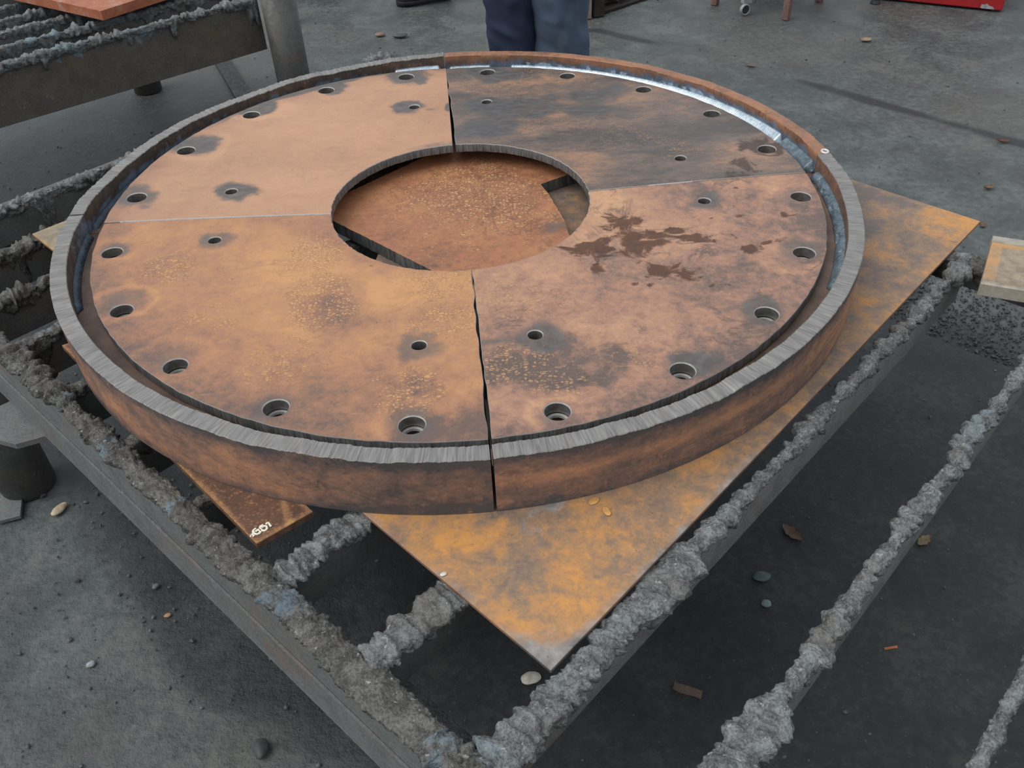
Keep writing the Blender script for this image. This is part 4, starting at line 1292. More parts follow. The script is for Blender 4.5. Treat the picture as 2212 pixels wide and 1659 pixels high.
def build_bar():
    n_ = 40; m_ = 14
    a, b = np.array(_b[0]), np.array(_b[1])
    # cross profile runs from far edge (0) to near edge (1): far bevel, flat, near vertical side
    prof = [(0.0, BAR_B + 0.004), (0.02, BAR_T - 0.010), (0.03, BAR_T - 0.006), (0.18, BAR_T - 0.0028), (0.22, BAR_T + 0.0), (0.25, BAR_T), (0.45, BAR_T), (0.7, BAR_T), (0.9, BAR_T), (0.985, BAR_T), (1.0, BAR_T - 0.0015), (1.0, BAR_B), (0.5, BAR_B), (0.03, BAR_B)]
    V = []; mk = []
    for i in range(n_):
        t = i / (n_ - 1)
        rag = 0.004 * math.sin(i * 0.0)
        for (k_, z) in prof:
            jit = (0.0035 * float(vnoise(np.array([[k_ * 14, 0.5, 0]]), 3)[0])) if i == 0 else 0
            pnt = a + (b - a) * k_ + _bd * (t * 0.34 + jit)
            V.append((pnt[0], pnt[1], z))
            mk.append((0.75 * (1 if 0.2 < k_ < 0.42 else 0) * (1 - 0.6 * t) + (0.5 if (i < 3 and 0.3 < k_ < 0.95) else 0), 0.7 if (k_ < 0.2 or (k_ > 0.96)) else 0.05, 0, 0))
    n = len(prof)
    F = grid_faces(n_, n, closed=True)
    V = np.array(V)
    o = mesh_np('bar_body', V, [F, np.arange(n)[None, ::-1], ((n_ - 1) * n + np.arange(n))[None, :]], M['tan'], bar, np.array(mk), smooth=False)
    bm = bmesh.new(); bm.from_mesh(o.data); bmesh.ops.recalc_face_normals(bm, faces=bm.faces); bm.to_mesh(o.data); bm.free()
build_bar()

# ------------------------------------------------------------------ second table at the back left
def table2():
    T1 = np.array([-1.426, 1.192]); T2 = np.array([-0.744, 1.752])
    d = (T2 - T1) / np.linalg.norm(T2 - T1); n = np.array([-d[1], d[0]])
    zt = -0.108
    tb2 = thing('cutting_table', 'second cutting table with brown plate sides and drooping slag, behind the ring', 'table', (float(T1[0]), float(T1[1]), -Z0))
    L0, L1 = -1.2, float(np.linalg.norm(T2 - T1)) - 0.03
    a = math.atan2(d[1], d[0])
    def seg(name, off, l0, l1, z0, z1, th, mat):
        c = T1 + d * (l0 + l1) / 2 + n * off
        bm = bmesh.new(); bm_box(bm, (c[0], c[1], (z0 + z1) / 2), (l1 - l0, th, z1 - z0), a)
        return from_bm(name, bm, mat, tb2, bevel=0.0015)
    fb2 = seg('front_beam', 0.006, L0, L1 + 0.02, zt - 0.175, zt, 0.012, M['beam2'])
    rb2 = seg('rear_beam', 1.1, L0, L1 + 0.02, zt - 0.175, zt, 0.012, M['beam2'])
    eb2 = seg('end_beam', 0.55, L1 + 0.0205, L1 + 0.032, zt - 0.175, zt, 1.1, M['beam2'])
    p0 = T1 + d * L0
    crust('slag_crust', (p0[0], p0[1], zt + 0.004), d, L1 - L0 + 0.02, fb2, M['slag'], env([(0, 0.006), (1.3, 0.007), (1.8, 0.006), (2.0, 0.012), (2.2, 0.014)]), env([(0, 0.055), (1.2, 0.060), (1.5, 0.036), (1.95, 0.040), (2.0, 0.075), (2.1, 0.075), (2.2, 0.05)]), 0.006, 91, 0.0036, 44, tn=0.0, amp=1.25)
    for i, off in enumerate((0.165, 0.315, 0.455, 0.60, 0.76, 0.92)):
        sl = seg('slat', off, L0 + 0.005, L1 + 0.0195, zt - 0.10, zt - 0.0005, 0.010, M['slat'])
        p1 = p0 + n * off
        if i < 4:
            crust('slag_crust', (p1[0], p1[1], zt + 0.004), d, L1 - L0, sl, M['slag'], env([(0, 0.005), (2.2, 0.005)]), env([(0, 0.050), (2.2, 0.050)]), 0.006, 95 + i * 3, 0.0042, 34, tn=0.05, amp=1.2)
    lg = at(601, 0, -0.10)
    leg(tb2, lg[0] - 0.005, lg[1] + 0.02, zt + 0.06, 0.0615)
    for l_, o_ in ((L1 - 0.1, 1.03), (L0 + 0.15, 0.08), (L0 + 0.15, 1.03)):
        c = T1 + d * l_ + n * o_
        leg(tb2, c[0], c[1], zt - 0.18, 0.0615)
    # thick reddish plate resting on its slats
    zp = zt + 0.062
    c0 = at(217, 24, zp)[:2]; e1 = at(45, -14, zp)[:2] - c0; e2 = at(330, -12, zp)[:2] - c0
    e1 = e1 / np.linalg.norm(e1) * 0.55; e2 = e2 / np.linalg.norm(e2) * 0.6
    bm = bmesh.new(); prism(bm, [c0, c0 + e2, c0 + e1 + e2, c0 + e1], zp - 0.030, zp)
    k = NM('reddish_rust', 0.6); n1 = k.noise(14, 5, 0.6, 0.5); n2 = k.noise(90, 4)
    col = k.ramp(n1, [(0.3, lin(150, 84, 58)), (0.55, lin(178, 106, 74)), (0.72, lin(176, 140, 124))])
    m = k.done(k.mix(k.map(n2, 0.3, 0.7, 0, 0.3), col, lin(120, 76, 58)), 0.6, k.bump(n2, 0.3, 0.002))
    o = from_bm('steel_block', bm, m, None, base=(float(c0[0]), float(c0[1]), zp - 0.030), bevel=0.003)
    tag(o, 'thick reddish rusted plate lying on the second table, back left', 'steel plate')
table2()

# flat bar leaning dark on the floor behind the ring
bm = bmesh.new()
q1, q2 = at(492, 128, -Z0), at(532, 192, -Z0)
dv = q2 - q1; Lb = np.linalg.norm(dv[:2]) + 0.25
bm_box(bm, ((q1[0] + q2[0]) / 2, (q1[1] + q2[1]) / 2 - 0.08, -Z0 + 0.006), (Lb, 0.075, 0.012), math.atan2(dv[1], dv[0]))
tag(from_bm('flat_bar', bm, steel_bar_mat('dark_flat_bar', (40, 42, 42), (52, 46, 40), 0.3), None, base=(float(q1[0]), float(q1[1]), -Z0), bevel=0.001), 'dark flat steel bar on the floor below the second table', 'steel bar')

# dark steel sheet on the floor below the slats
bm = bmesh.new()
prism(bm, [us(-0.55, 0.22)[:2], us(1.115, 0.16)[:2], us(1.115, 2.6)[:2], us(-0.55, 2.6)[:2]], -Z0 + 0.0005, -Z0 + 0.006)
k = NM('dark_floor_sheet', 0.7); n1 = k.noise(5, 5, 0.6, 0.5); n2 = k.noise(70, 5, 0.65); n3 = k.noise(240, 3)
col = k.ramp(k.map(k.math('ADD', k.math('MULTIPLY', n1, 0.5), k.math('MULTIPLY', n2, 0.5)), 0.35, 0.65), [(0, lin(33, 35, 37)), (0.6, lin(46, 48, 50)), (1, lin(62, 60, 57))])
col = k.mix(k.math('MULTIPLY', k.map(k.noise(150, 2), 0.69, 0.74), 0.5), col, lin(110, 112, 110))
tag(from_bm('floor_sheet', bm, k.done(col, 0.72, k.bump(k.math('ADD', n2, n3), 0.4, 0.003)), None, base=(*us(0.2, 0.9)[:2], -Z0), bevel=0.0008), 'big dark dusty steel sheet lying on the floor under the slats', 'steel sheet')

# ------------------------------------------------------------------ slag gravel and crumbs on the floor (nobody could count them)
def gravel(name, pts, sizes, mat, label, seed):
    rng = np.random.default_rng(seed)
    ico = bmesh.new(); bmesh.ops.create_icosphere(ico, subdivisions=1, radius=1.0)
    bv = np.array([v.co[:] for v in ico.verts]); bf = np.array([[v.index for v in f.verts] for f in ico.faces]); ico.free()
    n = len(pts)
    V = np.zeros((n, len(bv), 3))
    for i in range(n):
        m = np.array(Euler(rng.uniform(0, 6.28, 3)).to_matrix())
        s = sizes[i] * rng.uniform(0.6, 1.3, 3) * np.array([1, 1, 0.8])
        V[i] = ((bv * (1 + rng.uniform(-0.25, 0.25, (len(bv), 1)))) @ m.T) * s + np.array([pts[i][0], pts[i][1], pts[i][2] + sizes[i] * 0.35])
    F = (bf[None] + (np.arange(n) * len(bv))[:, None, None]).reshape(-1, 3)
    o = mesh_np(name, V.reshape(-1, 3), [F], mat, None, np.zeros((n * len(bv), 4)), smooth=False, base=(float(pts[0][0]), float(pts[0][1]), -Z0))
    return tag(o, label, 'gravel', kind='stuff')
rng = np.random.default_rng(8)
gp, gs = [], []
for i in range(14000):
    u_ = rng.uniform(0.78, 1.55); s_ = rng.uniform(0.0, 1.5)
    if u_ < 1.125 and s_ > 0.16: continue
    if rng.random() > math.exp(-((u_ - 1.2) / 0.28) ** 2) * 1.2: continue
    q = us(u_, s_); gp.append((q[0], q[1], -Z0)); gs.append(rng.choice([0.002, 0.003, 0.0045, 0.007], p=[0.45, 0.36, 0.17, 0.02]))
M['grit'] = plain('slag_grit', lin(62, 64, 66), 0.6, 0.1, 0.4, 120)
gravel('slag_gravel', gp, gs, M['grit'], 'dark crushed slag gravel on the floor beside the dark sheet', 3)
gp, gs = [], []
for i in range(2600):
    x_, y_ = rng.uniform(-2.4, 2.6), rng.uniform(-1.6, 3.6)
    q = np.array([x_, y_]); u_, s_ = q @ U, q @ W_
    on = -0.55 < u_ < 1.115 and s_ > 0.2
    gp.append((x_, y_, -Z0 + (0.006 if on else 0.0))); gs.append(rng.choice([0.0015, 0.0025, 0.004, 0.006], p=[0.56, 0.35, 0.08, 0.01]))
for i in range(900):      # rubble of dross below the near left beam and the second table
    x_, y_ = (rng.normal(-0.62, 0.25), rng.normal(-0.2, 0.3)) if rng.random() < 0.4 else (rng.normal(-1.35, 0.4), rng.normal(1.0, 0.5))
    gp.append((x_, y_, -Z0)); gs.append(rng.choice([0.002, 0.004, 0.006], p=[0.6, 0.32, 0.08]))
gravel('floor_crumbs', gp, gs, plain('crumb_grey', lin(84, 84, 82), 0.6, 0, 0.5, 60), 'small dark crumbs of slag scattered over the floor', 5)

# ------------------------------------------------------------------ single bits lying about
def leaf(px, py, size, col, label, name='dry_leaf', rot=0.0, zf=None, curl=0.4, asp=0.5):
    z = -Z0 if zf is None else zf
    c = at(px, py, z)
    n, m = 11, 7
    V = []
    for i in range(n):
        t = i / (n - 1)
        wd = asp * 0.5 * math.sin(math.pi * min(1, t * 0.97 + 0.015)) ** 0.8 * (1 + 0.18 * math.sin(t * 21))
        for j in range(m):
            s = (j / (m - 1) - 0.5) * 2
            xx = (t - 0.5) * size; yy = s * wd * size
            zz = curl * size * (0.35 * s * s * wd * 2 + 0.25 * (2 * t - 1) ** 2) + 0.002
            V.append((c[0] + xx * math.cos(rot) - yy * math.sin(rot), c[1] + xx * math.sin(rot) + yy * math.cos(rot), z + zz))
    V = np.array(V)
    V2 = V.copy(); V2[:, 2] -= 0.0007
    f = grid_faces(n, m)
    # rim of the thin blade
    idx = np.arange(n * m).reshape(n, m)
    ring = np.concatenate([idx[:-1, 0], idx[-1, :-1], idx[:0:-1, -1], idx[0, :0:-1]])
    k_ = len(ring); i_ = np.arange(k_); j_ = (i_ + 1) % k_
    fr = np.stack([ring[i_], ring[j_], ring[j_] + n * m, ring[i_] + n * m], 1)
    o = mesh_np(name, np.concatenate([V, V2]), [f, f[:, ::-1] + n * m, fr], plain(name + '_tone', lin(*col), 0.7, 0, 0.25, 80), None, smooth=True, base=(float(c[0]), float(c[1]), z))
    return tag(o, label, 'leaf')
def stone(name, px, py, size, col, label, cat, asp=(1, 0.7, 0.5), zf=None, rot=0.0, seed=1):
    z = -Z0 if zf is None else zf
    c = at(px, py, z)
    bm = bmesh.new(); bmesh.ops.create_icosphere(bm, subdivisions=3, radius=0.5)
    co = np.array([v.co[:] for v in bm.verts])
    dd = 1 + 0.22 * fbm(co * 2.4 + seed * 5, 3, seed)
    for v, k_ in zip(bm.verts, dd): v.co = v.co * float(k_)
    bmesh.ops.transform(bm, matrix=Matrix.Translation((c[0], c[1], z + size * asp[2] * 0.47)) @ Matrix.Rotation(rot, 4, 'Z') @ Matrix.Diagonal((size * asp[0], size * asp[1], size * asp[2], 1)), verts=bm.verts)
    o = from_bm(name, bm, plain(name + '_tone', lin(*col), 0.6, 0, 0.2, 90), None, True, base=(float(c[0]), float(c[1]), z))
    return tag(o, label, cat)
leaf(2135, 408, 0.046, (112, 88, 70), 'curled brown leaf on the floor above the tan bar', rot=0.2, curl=0.9)
leaf(1870, 88, 0.06, (146, 120, 96), 'pale tan lobed leaf on the floor toward the red cabinet', rot=0.5, asp=0.75)
leaf(2166, 307, 0.052, (88, 58, 48), 'dark red-brown leaf at the end of the dark floor line', rot=-0.2, curl=0.7)
leaf(2122, 488, 0.04, (94, 76, 64), 'small brown leaf beside the sheet corner at the right', rot=1.0, curl=0.6)
leaf(1621, 143, 0.05, (104, 84, 72), 'small reddish leaf on the floor behind the bright weld', rot=-0.5)
leaf(1711, 1154, 0.055, (96, 74, 58), 'small brown leaf between the two long slats', rot=-1.0, zf=-Z0 + 0.006)
leaf(1995, 1170, 0.042, (116, 98, 72), 'tiny tan leaf on the dark sheet right of the second slat', rot=0.6, zf=-Z0 + 0.006)
stone('pale_pebble', 1146, 1470, 0.034, (214, 206, 190), 'white pebble on the dark floor below the sheet tip', 'pebble', (1.1, 0.7, 0.5), -Z0 + 0.006, 0.2, 3)
stone('blue_slag_chip', 1645, 1249, 0.034, (82, 94, 98), 'blue-grey slag chip on the dark sheet between slats', 'slag chip', (1.1, 0.8, 0.35), -Z0 + 0.006, 0.1, 6)
stone('slag_chip', 1654, 1307, 0.02, (120, 134, 136), 'little pale chip below the blue-grey slag chip', 'slag chip', (1, 0.9, 0.6), -Z0 + 0.006, 0.1, 7)
stone('dark_stone', 565, 1622, 0.036, (66, 68, 68), 'dark pointed stone on the floor at lower left', 'stone', (0.7, 1.2, 0.5), None, 0.2, 9)
stone('grey_stone', 198, 1437, 0.016, (150, 156, 156), 'small pale grey stone on the lower left floor', 'stone', (1.1, 0.8, 0.6), None, 0.4, 10)
stone('grey_stone', 338, 1268, 0.014, (96, 104, 106), 'small blue-grey stone beside the front beam', 'stone', (1.1, 0.8, 0.6), None, 0.9, 12)
stone('tan_chip', 130, 1104, 0.036, (188, 168, 140), 'cream coloured chip on the floor near the table leg', 'chip', (0.6, 1.2, 0.4), None, -0.5, 13)
stone('wood_chip', 363, 1330, 0.012, (170, 128, 96), 'tiny orange-brown chip on the lower left floor', 'chip', (1.2, 0.8, 0.4), None, 0.4, 15)
stone('wood_chip', 822, 78, 0.045, (132, 108, 92), 'pinkish chip on the floor between pipe leg and shoe', 'chip', (1.2, 0.8, 0.4), None, 0.1, 16)
stone('slag_lump', 865, 80, 0.06, (78, 80, 78), 'grey flat lump on the floor just below the shoe', 'slag chip', (1.3, 0.8, 0.3), None, 0.1, 17)
stone('rust_flake', 1283, 1083, 0.014, (196, 146, 84), 'upper of two yellow rust flakes on the sheet below the ring', 'flake', (1.2, 0.8, 0.15), SH_T + 0.0004, 0.5, 21)
stone('rust_flake', 1311, 1106, 0.015, (200, 150, 88), 'lower of two yellow rust flakes on the sheet below the ring', 'flake', (0.7, 1.2, 0.15), SH_T + 0.0004, 0.3, 22)
stone('white_flake', 958, 1241, 0.008, (214, 206, 194), 'small white fleck by the left edge of the sheet', 'flake', (1.2, 0.8, 0.3), SH_T + 0.0004, 0.4, 23)
def stick(name, px1, py1, px2, py2, wd, col, label):
    z = -Z0 + 0.006
    a, b = at(px1, py1, z), at(px2, py2, z)
    bm = bmesh.new(); d_ = b - a
    bm_box(bm, ((a + b) / 2 + np.array([0, 0, wd * 0.3])), (np.linalg.norm(d_), wd, wd * 0.55), math.atan2(d_[1], d_[0]))
    bmesh.ops.subdivide_edges(bm, edges=list(bm.edges), cuts=3, use_grid_fill=True)
    for v in bm.verts: v.co += Vector((random.uniform(-1, 1), random.uniform(-1, 1), 0)) * wd * 0.10
    return tag(from_bm(name, bm, plain(name + '_tone', lin(*col), 0.7, 0, 0.25, 60), None, base=(*a[:2], z)), label, 'stick')
stick('bark_strip', 1455, 1484, 1515, 1504, 0.013, (92, 76, 66), 'brown strip of bark on the dark sheet between slats')
stick('orange_twig', 1910, 1402, 1938, 1398, 0.004, (170, 100, 62), 'thin orange twig on the dark sheet right of second slat')

# ------------------------------------------------------------------ people standing behind the ring
M['skin'] = plain('skin', lin(190, 140, 116), 0.5, 0, 0.08, 40)
def cloth(name, a, b, seed=0):
    k = NM(name, 0.85)
    n1 = k.noise(5, 5, 0.6, 0.4); n2 = k.noise(400, 2); R, G, B, A = k.attr()
    col = k.mix(k.map(k.math('ADD', n1, k.math('MULTIPLY', k.math('SUBTRACT', R, 0.5), 0.5)), 0.35, 0.68), lin(*a), lin(*b))
    col = k.mix(k.map(G, 0.2, 0.7, 0, 0.8), col, lin(96, 106, 118))
    return k.done(col, 0.85, k.bump(n2, 0.25, 0.0008))
M['navy'] = cloth('navy_work_cloth', (34, 44, 66), (74, 86, 104))
M['black'] = plain('black_leather', lin(44, 42, 40), 0.5, 0, 0.3, 30)
M['hair'] = plain('dark_hair', lin(40, 32, 26), 0.7)

def skin_mesh(name, verts, edges, radii, mat, parent, root=0, sub=2):
    o3 = abs_loc(parent)
    me = bpy.data.meshes.new(name)
    me.from_pydata([(v[0] - o3[0], v[1] - o3[1], v[2] + Z0 - o3[2]) for v in verts], edges, [])
    o = bpy.data.objects.new(name, me); C.objects.link(o); o.parent = parent
    me.materials.append(mat)
    o.modifiers.new('skin', 'SKIN').use_smooth_shade = True
    ss_ = o.modifiers.new('sub', 'SUBSURF'); ss_.levels = sub; ss_.render_levels = sub
    for i, r_ in enumerate(radii):
        sv = me.skin_vertices[0].data[i]
        sv.radius = (r_, r_) if not isinstance(r_, tuple) else r_
        sv.use_root = (i == root)
    return o

def trouser(name, parent, legs, hip, mat, seed):
    """legs: two lists of (x,y,z,half width x, half depth y) from hip to hem; joined at the hip block"""
    allV, allF, off, mk = [], [], 0, []
    for li, rows in enumerate(legs):
        rows = np.array(rows, float)
        nt_, nth = 90, 48
        tt = np.linspace(0, 1, nt_); src = np.linspace(0, 1, len(rows))
        R_ = np.stack([np.interp(tt, src, rows[:, c]) for c in range(5)], 1)
        th = np.linspace(0, 2 * np.pi, nth + 1)[:-1]
        X = R_[:, 0:1] + R_[:, 3:4] * np.cos(th) * (1 + 0.08 * np.cos(2 * th))
        Y = R_[:, 1:2] + R_[:, 4:5] * np.sin(th)
        Z = np.repeat(R_[:, 2:3], nth, 1)
        P_ = np.stack([X.ravel(), Y.ravel(), Z.ravel()], 1)
        dirx = np.stack([np.repeat(np.cos(th)[None], nt_, 0).ravel(), np.repeat(np.sin(th)[None], nt_, 0).ravel()], 1)
        fold = fbm(P_ * np.array([7, 7, 13]) + np.array([0, 0, 1]) * P_[:, 0:1] * 9, 3, seed + li)
        fold = 0.012 * fold + 0.006 * (1 - np.abs(vnoise(P_ * np.array([9, 9, 16]) + P_[:, 0:1] * 8, seed + 9)) * 2)
        P_[:, :2] += dirx * fold[:, None]
        # side seam ridge
        allV.append(P_); allF.append(grid_faces(nt_, nth, off, True)[:, ::-1])
        allF.append((off + np.arange(nth))[None, :]); allF.append((off + (nt_ - 1) * nth + np.arange(nth))[None, ::-1])
        mk.append(np.stack([0.5 + 1.2 * (li - 0.5) * np.ones(len(P_)), sstep(0.25, 0.55, fbm(P_ * 9, 3, seed + 20)) * (0.8 if li else 0.4), 0 * P_[:, 0], 0 * P_[:, 0]], 1))
        off += len(P_)
    o = mesh_np(name, np.concatenate(allV), allF, mat, parent, np.concatenate(mk), smooth=True)
    return o

def person(x, y, face, label, stance, scale, jacket=(70, 74, 78), feet=None):
    """standing figure; face = heading angle of the chest; stance half distance between the feet"""
    z0 = -Z0
    p_ = thing('person', label, 'person', (x, y, z0))
    fx, fy = math.cos(face), math.sin(face)
    rx, ry = -fy, fx            # the figure's left
    def pt(f, l, z): return (x + fx * f + rx * l, y + fy * f + ry * l, z0 + z * scale)
    V, E, Rd = [], [], []
    def add(p, r_, parent=None):
        V.append(p); Rd.append(r_ if not isinstance(r_, tuple) else r_)
        if parent is not None: E.append((parent, len(V) - 1))
        return len(V) - 1
    feet = feet or [(0, stance), (0, -stance)]
    pel = add(pt(0, 0, 0.95), 0.13)
    wai = add(pt(0, 0, 1.10), 0.125, pel); che = add(pt(0.01, 0, 1.30), 0.15, wai)
    nek = add(pt(0.0, 0, 1.47), 0.06, che); hd0 = add(pt(0.02, 0, 1.56), 0.075, nek); hd1 = add(pt(0.035, 0, 1.66), 0.095, hd0); hd2 = add(pt(0.02, 0, 1.74), 0.075, hd1)
    for sg in (1, -1):
        ff, fl_ = feet[0 if sg > 0 else 1]
        hp = add(pt(0, 0.095 * sg, 0.90), 0.085, pel); kn = add(pt(ff * 0.5 + 0.02, fl_ * 0.9, 0.50), 0.058, hp); an = add(pt(ff, fl_, 0.16), 0.036, kn)
        sh = add(pt(0, 0.19 * sg, 1.38), 0.065, che); el = add(pt(-0.03, 0.26 * sg, 1.10), 0.045, sh); wr = add(pt(0.06, 0.27 * sg, 0.86), 0.032, el); pa = add(pt(0.09, 0.27 * sg, 0.79), (0.02, 0.04), wr)
        for fi, (df, ln) in enumerate(((0.03, 0.085), (0.01, 0.095), (-0.01, 0.088), (-0.03, 0.07))):
            k1 = add(pt(0.095 + df, 0.268 * sg, 0.76), 0.0095, pa); k2 = add(pt(0.10 + df * 1.1, 0.255 * sg, 0.76 - ln * 0.55), 0.009, k1); add(pt(0.095 + df * 1.1, 0.24 * sg, 0.76 - ln), 0.008, k2)
        t1 = add(pt(0.125, 0.25 * sg, 0.80), 0.011, pa); add(pt(0.14, 0.235 * sg, 0.755), 0.009, t1)
    skin_mesh('body', V, E, Rd, M['skin'], p_, 0, 2)
    # face details and hair
    for l_ in (0.034, -0.034):
        bm = bmesh.new(); bmesh.ops.create_uvsphere(bm, u_segments=12, v_segments=8, radius=0.012); bmesh.ops.translate(bm, verts=bm.verts, vec=pt(0.118, l_, 1.655)); from_bm('eye', bm, M['paint'], p_, True)
    bm = bmesh.new(); bm_cyl(bm, pt(0.118, 0, 1.66), pt(0.145, 0, 1.615), 0.010, 0.016, 10); from_bm('nose', bm, M['skin'], p_, True)
    bm = bmesh.new(); bmesh.ops.create_uvsphere(bm, u_segments=20, v_segments=12, radius=0.108); bmesh.ops.scale(bm, verts=bm.verts, vec=(1, 1, 0.8)); bmesh.ops.translate(bm, verts=bm.verts, vec=pt(-0.005, 0, 1.725)); from_bm('hair', bm, M['hair'], p_, True)
    # jacket
    JV, JE, JR = [], [], []
    def ja(p, r_, parent=None):
        JV.append(p); JR.append(r_)
        if parent is not None: JE.append((parent, len(JV) - 1))
        return len(JV) - 1
    jm = ja(pt(0, 0, 0.84), 0.165); j0 = ja(pt(0, 0, 0.98), 0.150, jm); j1 = ja(pt(0, 0, 1.12), 0.15, j0); j2 = ja(pt(0.01, 0, 1.31), 0.172, j1); j3 = ja(pt(0, 0, 1.45), 0.085, j2)
    for sg in (1, -1):
        s1 = ja(pt(0, 0.195 * sg, 1.385), 0.082, j2); s2 = ja(pt(-0.03, 0.262 * sg, 1.10), 0.062, s1); ja(pt(0.05, 0.27 * sg, 0.89), 0.048, s2)
    skin_mesh('jacket', JV, JE, JR, plain('jacket_cloth', lin(*jacket), 0.85, 0, 0.2, 12), p_, 0, 2)
    return p_, pt

pr, ptf = person(0.25, 1.72, -math.pi / 2 - 0.1, 'person in dark blue work trousers standing just behind the ring', 0.09, 1.0)
# trouser legs: left of the picture first (the figure's right), then right
zc = lambda h: -Z0 + h
XL, XR, YP = 0.158, 0.333, 1.70
trouser('trousers', pr, [
    [(XL + 0.06, YP + 0.0, zc(1.00), 0.13, 0.14), (XL + 0.012, YP, zc(0.80), 0.108, 0.12), (XL + 0.002, YP, zc(0.60), 0.096, 0.105), (XL + 0.004, YP, zc(0.47), 0.086, 0.098), (XL + 0.008, YP, zc(0.36), 0.082, 0.092), (XL - 0.004, YP, zc(0.20), 0.092, 0.092), (XL - 0.008, YP + 0.01, zc(0.05), 0.094, 0.10)],
    [(XR - 0.05, YP + 0.0, zc(1.00), 0.13, 0.14), (XR - 0.012, YP - 0.01, zc(0.80), 0.112, 0.12), (XR - 0.004, YP - 0.02, zc(0.60), 0.098, 0.108), (XR, YP - 0.025, zc(0.47), 0.090, 0.10), (XR + 0.002, YP - 0.02, zc(0.36), 0.092, 0.098), (XR + 0.002, YP - 0.01, zc(0.20), 0.096, 0.096), (XR + 0.004, YP, zc(0.05), 0.094, 0.10)]], None, M['navy'], 70)
bm = bmesh.new()      # pocket flap on the thigh
fl = [(-0.055, 0.09), (0.055, 0.09), (0.055, 0.005), (0.0, -0.02), (-0.055, 0.008)]
c = Vector((XR + 0.030, YP - 0.138, zc(0.60)))
vs0 = [bm.verts.new(c + Vector((a, 0.05 * abs(a) * 4 - 0.004, b))) for a, b in fl]; vs1 = [bm.verts.new(c + Vector((a, 0.05 * abs(a) * 4 + 0.006, b))) for a, b in fl]
bm.faces.new(vs0); bm.faces.new(list(reversed(vs1)))
for i in range(5): bm.faces.new((vs0[i], vs1[i], vs1[(i + 1) % 5], vs0[(i + 1) % 5]))
from_bm('pocket_flap', bm, plain('pocket_cloth', lin(74, 84, 96), 0.85, 0, 0.15, 30), pr)

def boot(name, parent, cx, cy, heading, L, mat_u, mat_s):
    n = 40; nth = 28
    t = np.linspace(0, 1, n)
    wv = 0.5 * L * np.interp(t, [0, 0.04, 0.15, 0.35, 0.5, 0.72, 0.9, 0.97, 1.0], [0.12, 0.20, 0.25, 0.24, 0.26, 0.33, 0.27, 0.18, 0.04])
    hv = L * np.interp(t, [0, 0.05, 0.2, 0.32, 0.5, 0.7, 0.9, 0.97, 1.0], [0.30, 0.42, 0.46, 0.44, 0.34, 0.25, 0.20, 0.15, 0.05])
    th = np.linspace(0, 2 * np.pi, nth + 1)[:-1]
    def sw(wk, z0, hk, flat):
        X = np.repeat(((t - 0.35) * L)[:, None], nth, 1)
        Y = (wv * wk)[:, None] * np.sign(np.cos(th)) * np.abs(np.cos(th)) ** 0.8
        s = np.sin(th)
        Z = z0 + (hk[:, None]) * np.where(s > 0, s ** 0.9 if False else np.abs(s) ** 0.9, 0) + np.where(s < 0, flat * np.abs(s) ** 0.4 * -1, 0)
        c_, s_ = math.cos(heading), math.sin(heading)
        V = np.stack([(cx + X * c_ - Y * s_).ravel(), (cy + X * s_ + Y * c_).ravel(), Z.ravel()], 1)
        return V, [grid_faces(n, nth, 0, True), np.arange(nth)[None, :], ((n - 1) * nth + np.arange(nth))[None, ::-1]]
    V, F = sw(1.0, -Z0 + 0.032, hv, 0.002)
    o = mesh_np(name, V, F, mat_u, parent, smooth=True)
    V, F = sw(1.08, -Z0 + 0.026, np.full(n, 0.006), 0.025)
    s = mesh_np('sole', V, F, mat_s, o, smooth=True)
    for q_ in (o, s):
        b_ = bmesh.new(); b_.from_mesh(q_.data); bmesh.ops.recalc_face_normals(b_, faces=b_.faces); b_.to_mesh(q_.data); b_.free()
M['rubber'] = plain('rubber_sole', lin(32, 31, 30), 0.6, 0, 0.2, 40)
boot('boot', pr, XL, YP + 0.03, -math.pi / 2 - 0.2, 0.30, M['black'], M['rubber'])
boot('boot', pr, XR + 0.01, YP + 0.02, -math.pi / 2 + 0.15, 0.30, M['black'], M['rubber'])

# second figure: only a dark shoe is inside the frame
s1_ = at(925, 10, -Z0)[:2] + np.array([0.02, 0.055]); s2_ = at(700, -16, -Z0)[:2]
FA = math.radians(196)
fv = np.array([math.cos(FA), math.sin(FA)]); lv = np.array([-fv[1], fv[0]])
c2 = (s1_ + s2_) / 2
ft = [((s1_ - c2) @ fv - 0.02, (s1_ - c2) @ lv), ((s2_ - c2) @ fv - 0.02, (s2_ - c2) @ lv)]
if ft[0][1] < ft[1][1]: ft = ft[::-1]
p2, pt2 = person(float(c2[0]), float(c2[1]), FA, 'person of whom only a dark shoe shows, farther back on the floor', 0.2, 1.0, (60, 60, 62), ft)
boot('shoe', p2, float(s1_[0]), float(s1_[1]), FA, 0.31, M['black'], M['rubber'])
boot('shoe', p2, float(s2_[0]), float(s2_[1]), FA + 0.05, 0.31, M['black'], M['rubber'])
rows2 = []
for sg, (ff, fl_) in zip((1, -1), ft):
    r_ = []
    for f_, l_, z_, w_ in ((0, 0.07 * sg, 1.0, 0.13), (0.01, 0.10 * sg, 0.80, 0.115), (ff * 0.5 + 0.02, fl_ * 0.9, 0.50, 0.098), (ff * 0.9, fl_, 0.20, 0.088), (ff, fl_, 0.10, 0.088)):
        q_ = pt2(f_, l_, z_); r_.append((q_[0], q_[1], q_[2], w_, w_))
    rows2.append(r_)
trouser('trousers', p2, rows2, None, cloth('grey_cloth', (44, 46, 50), (72, 74, 78)), 77)

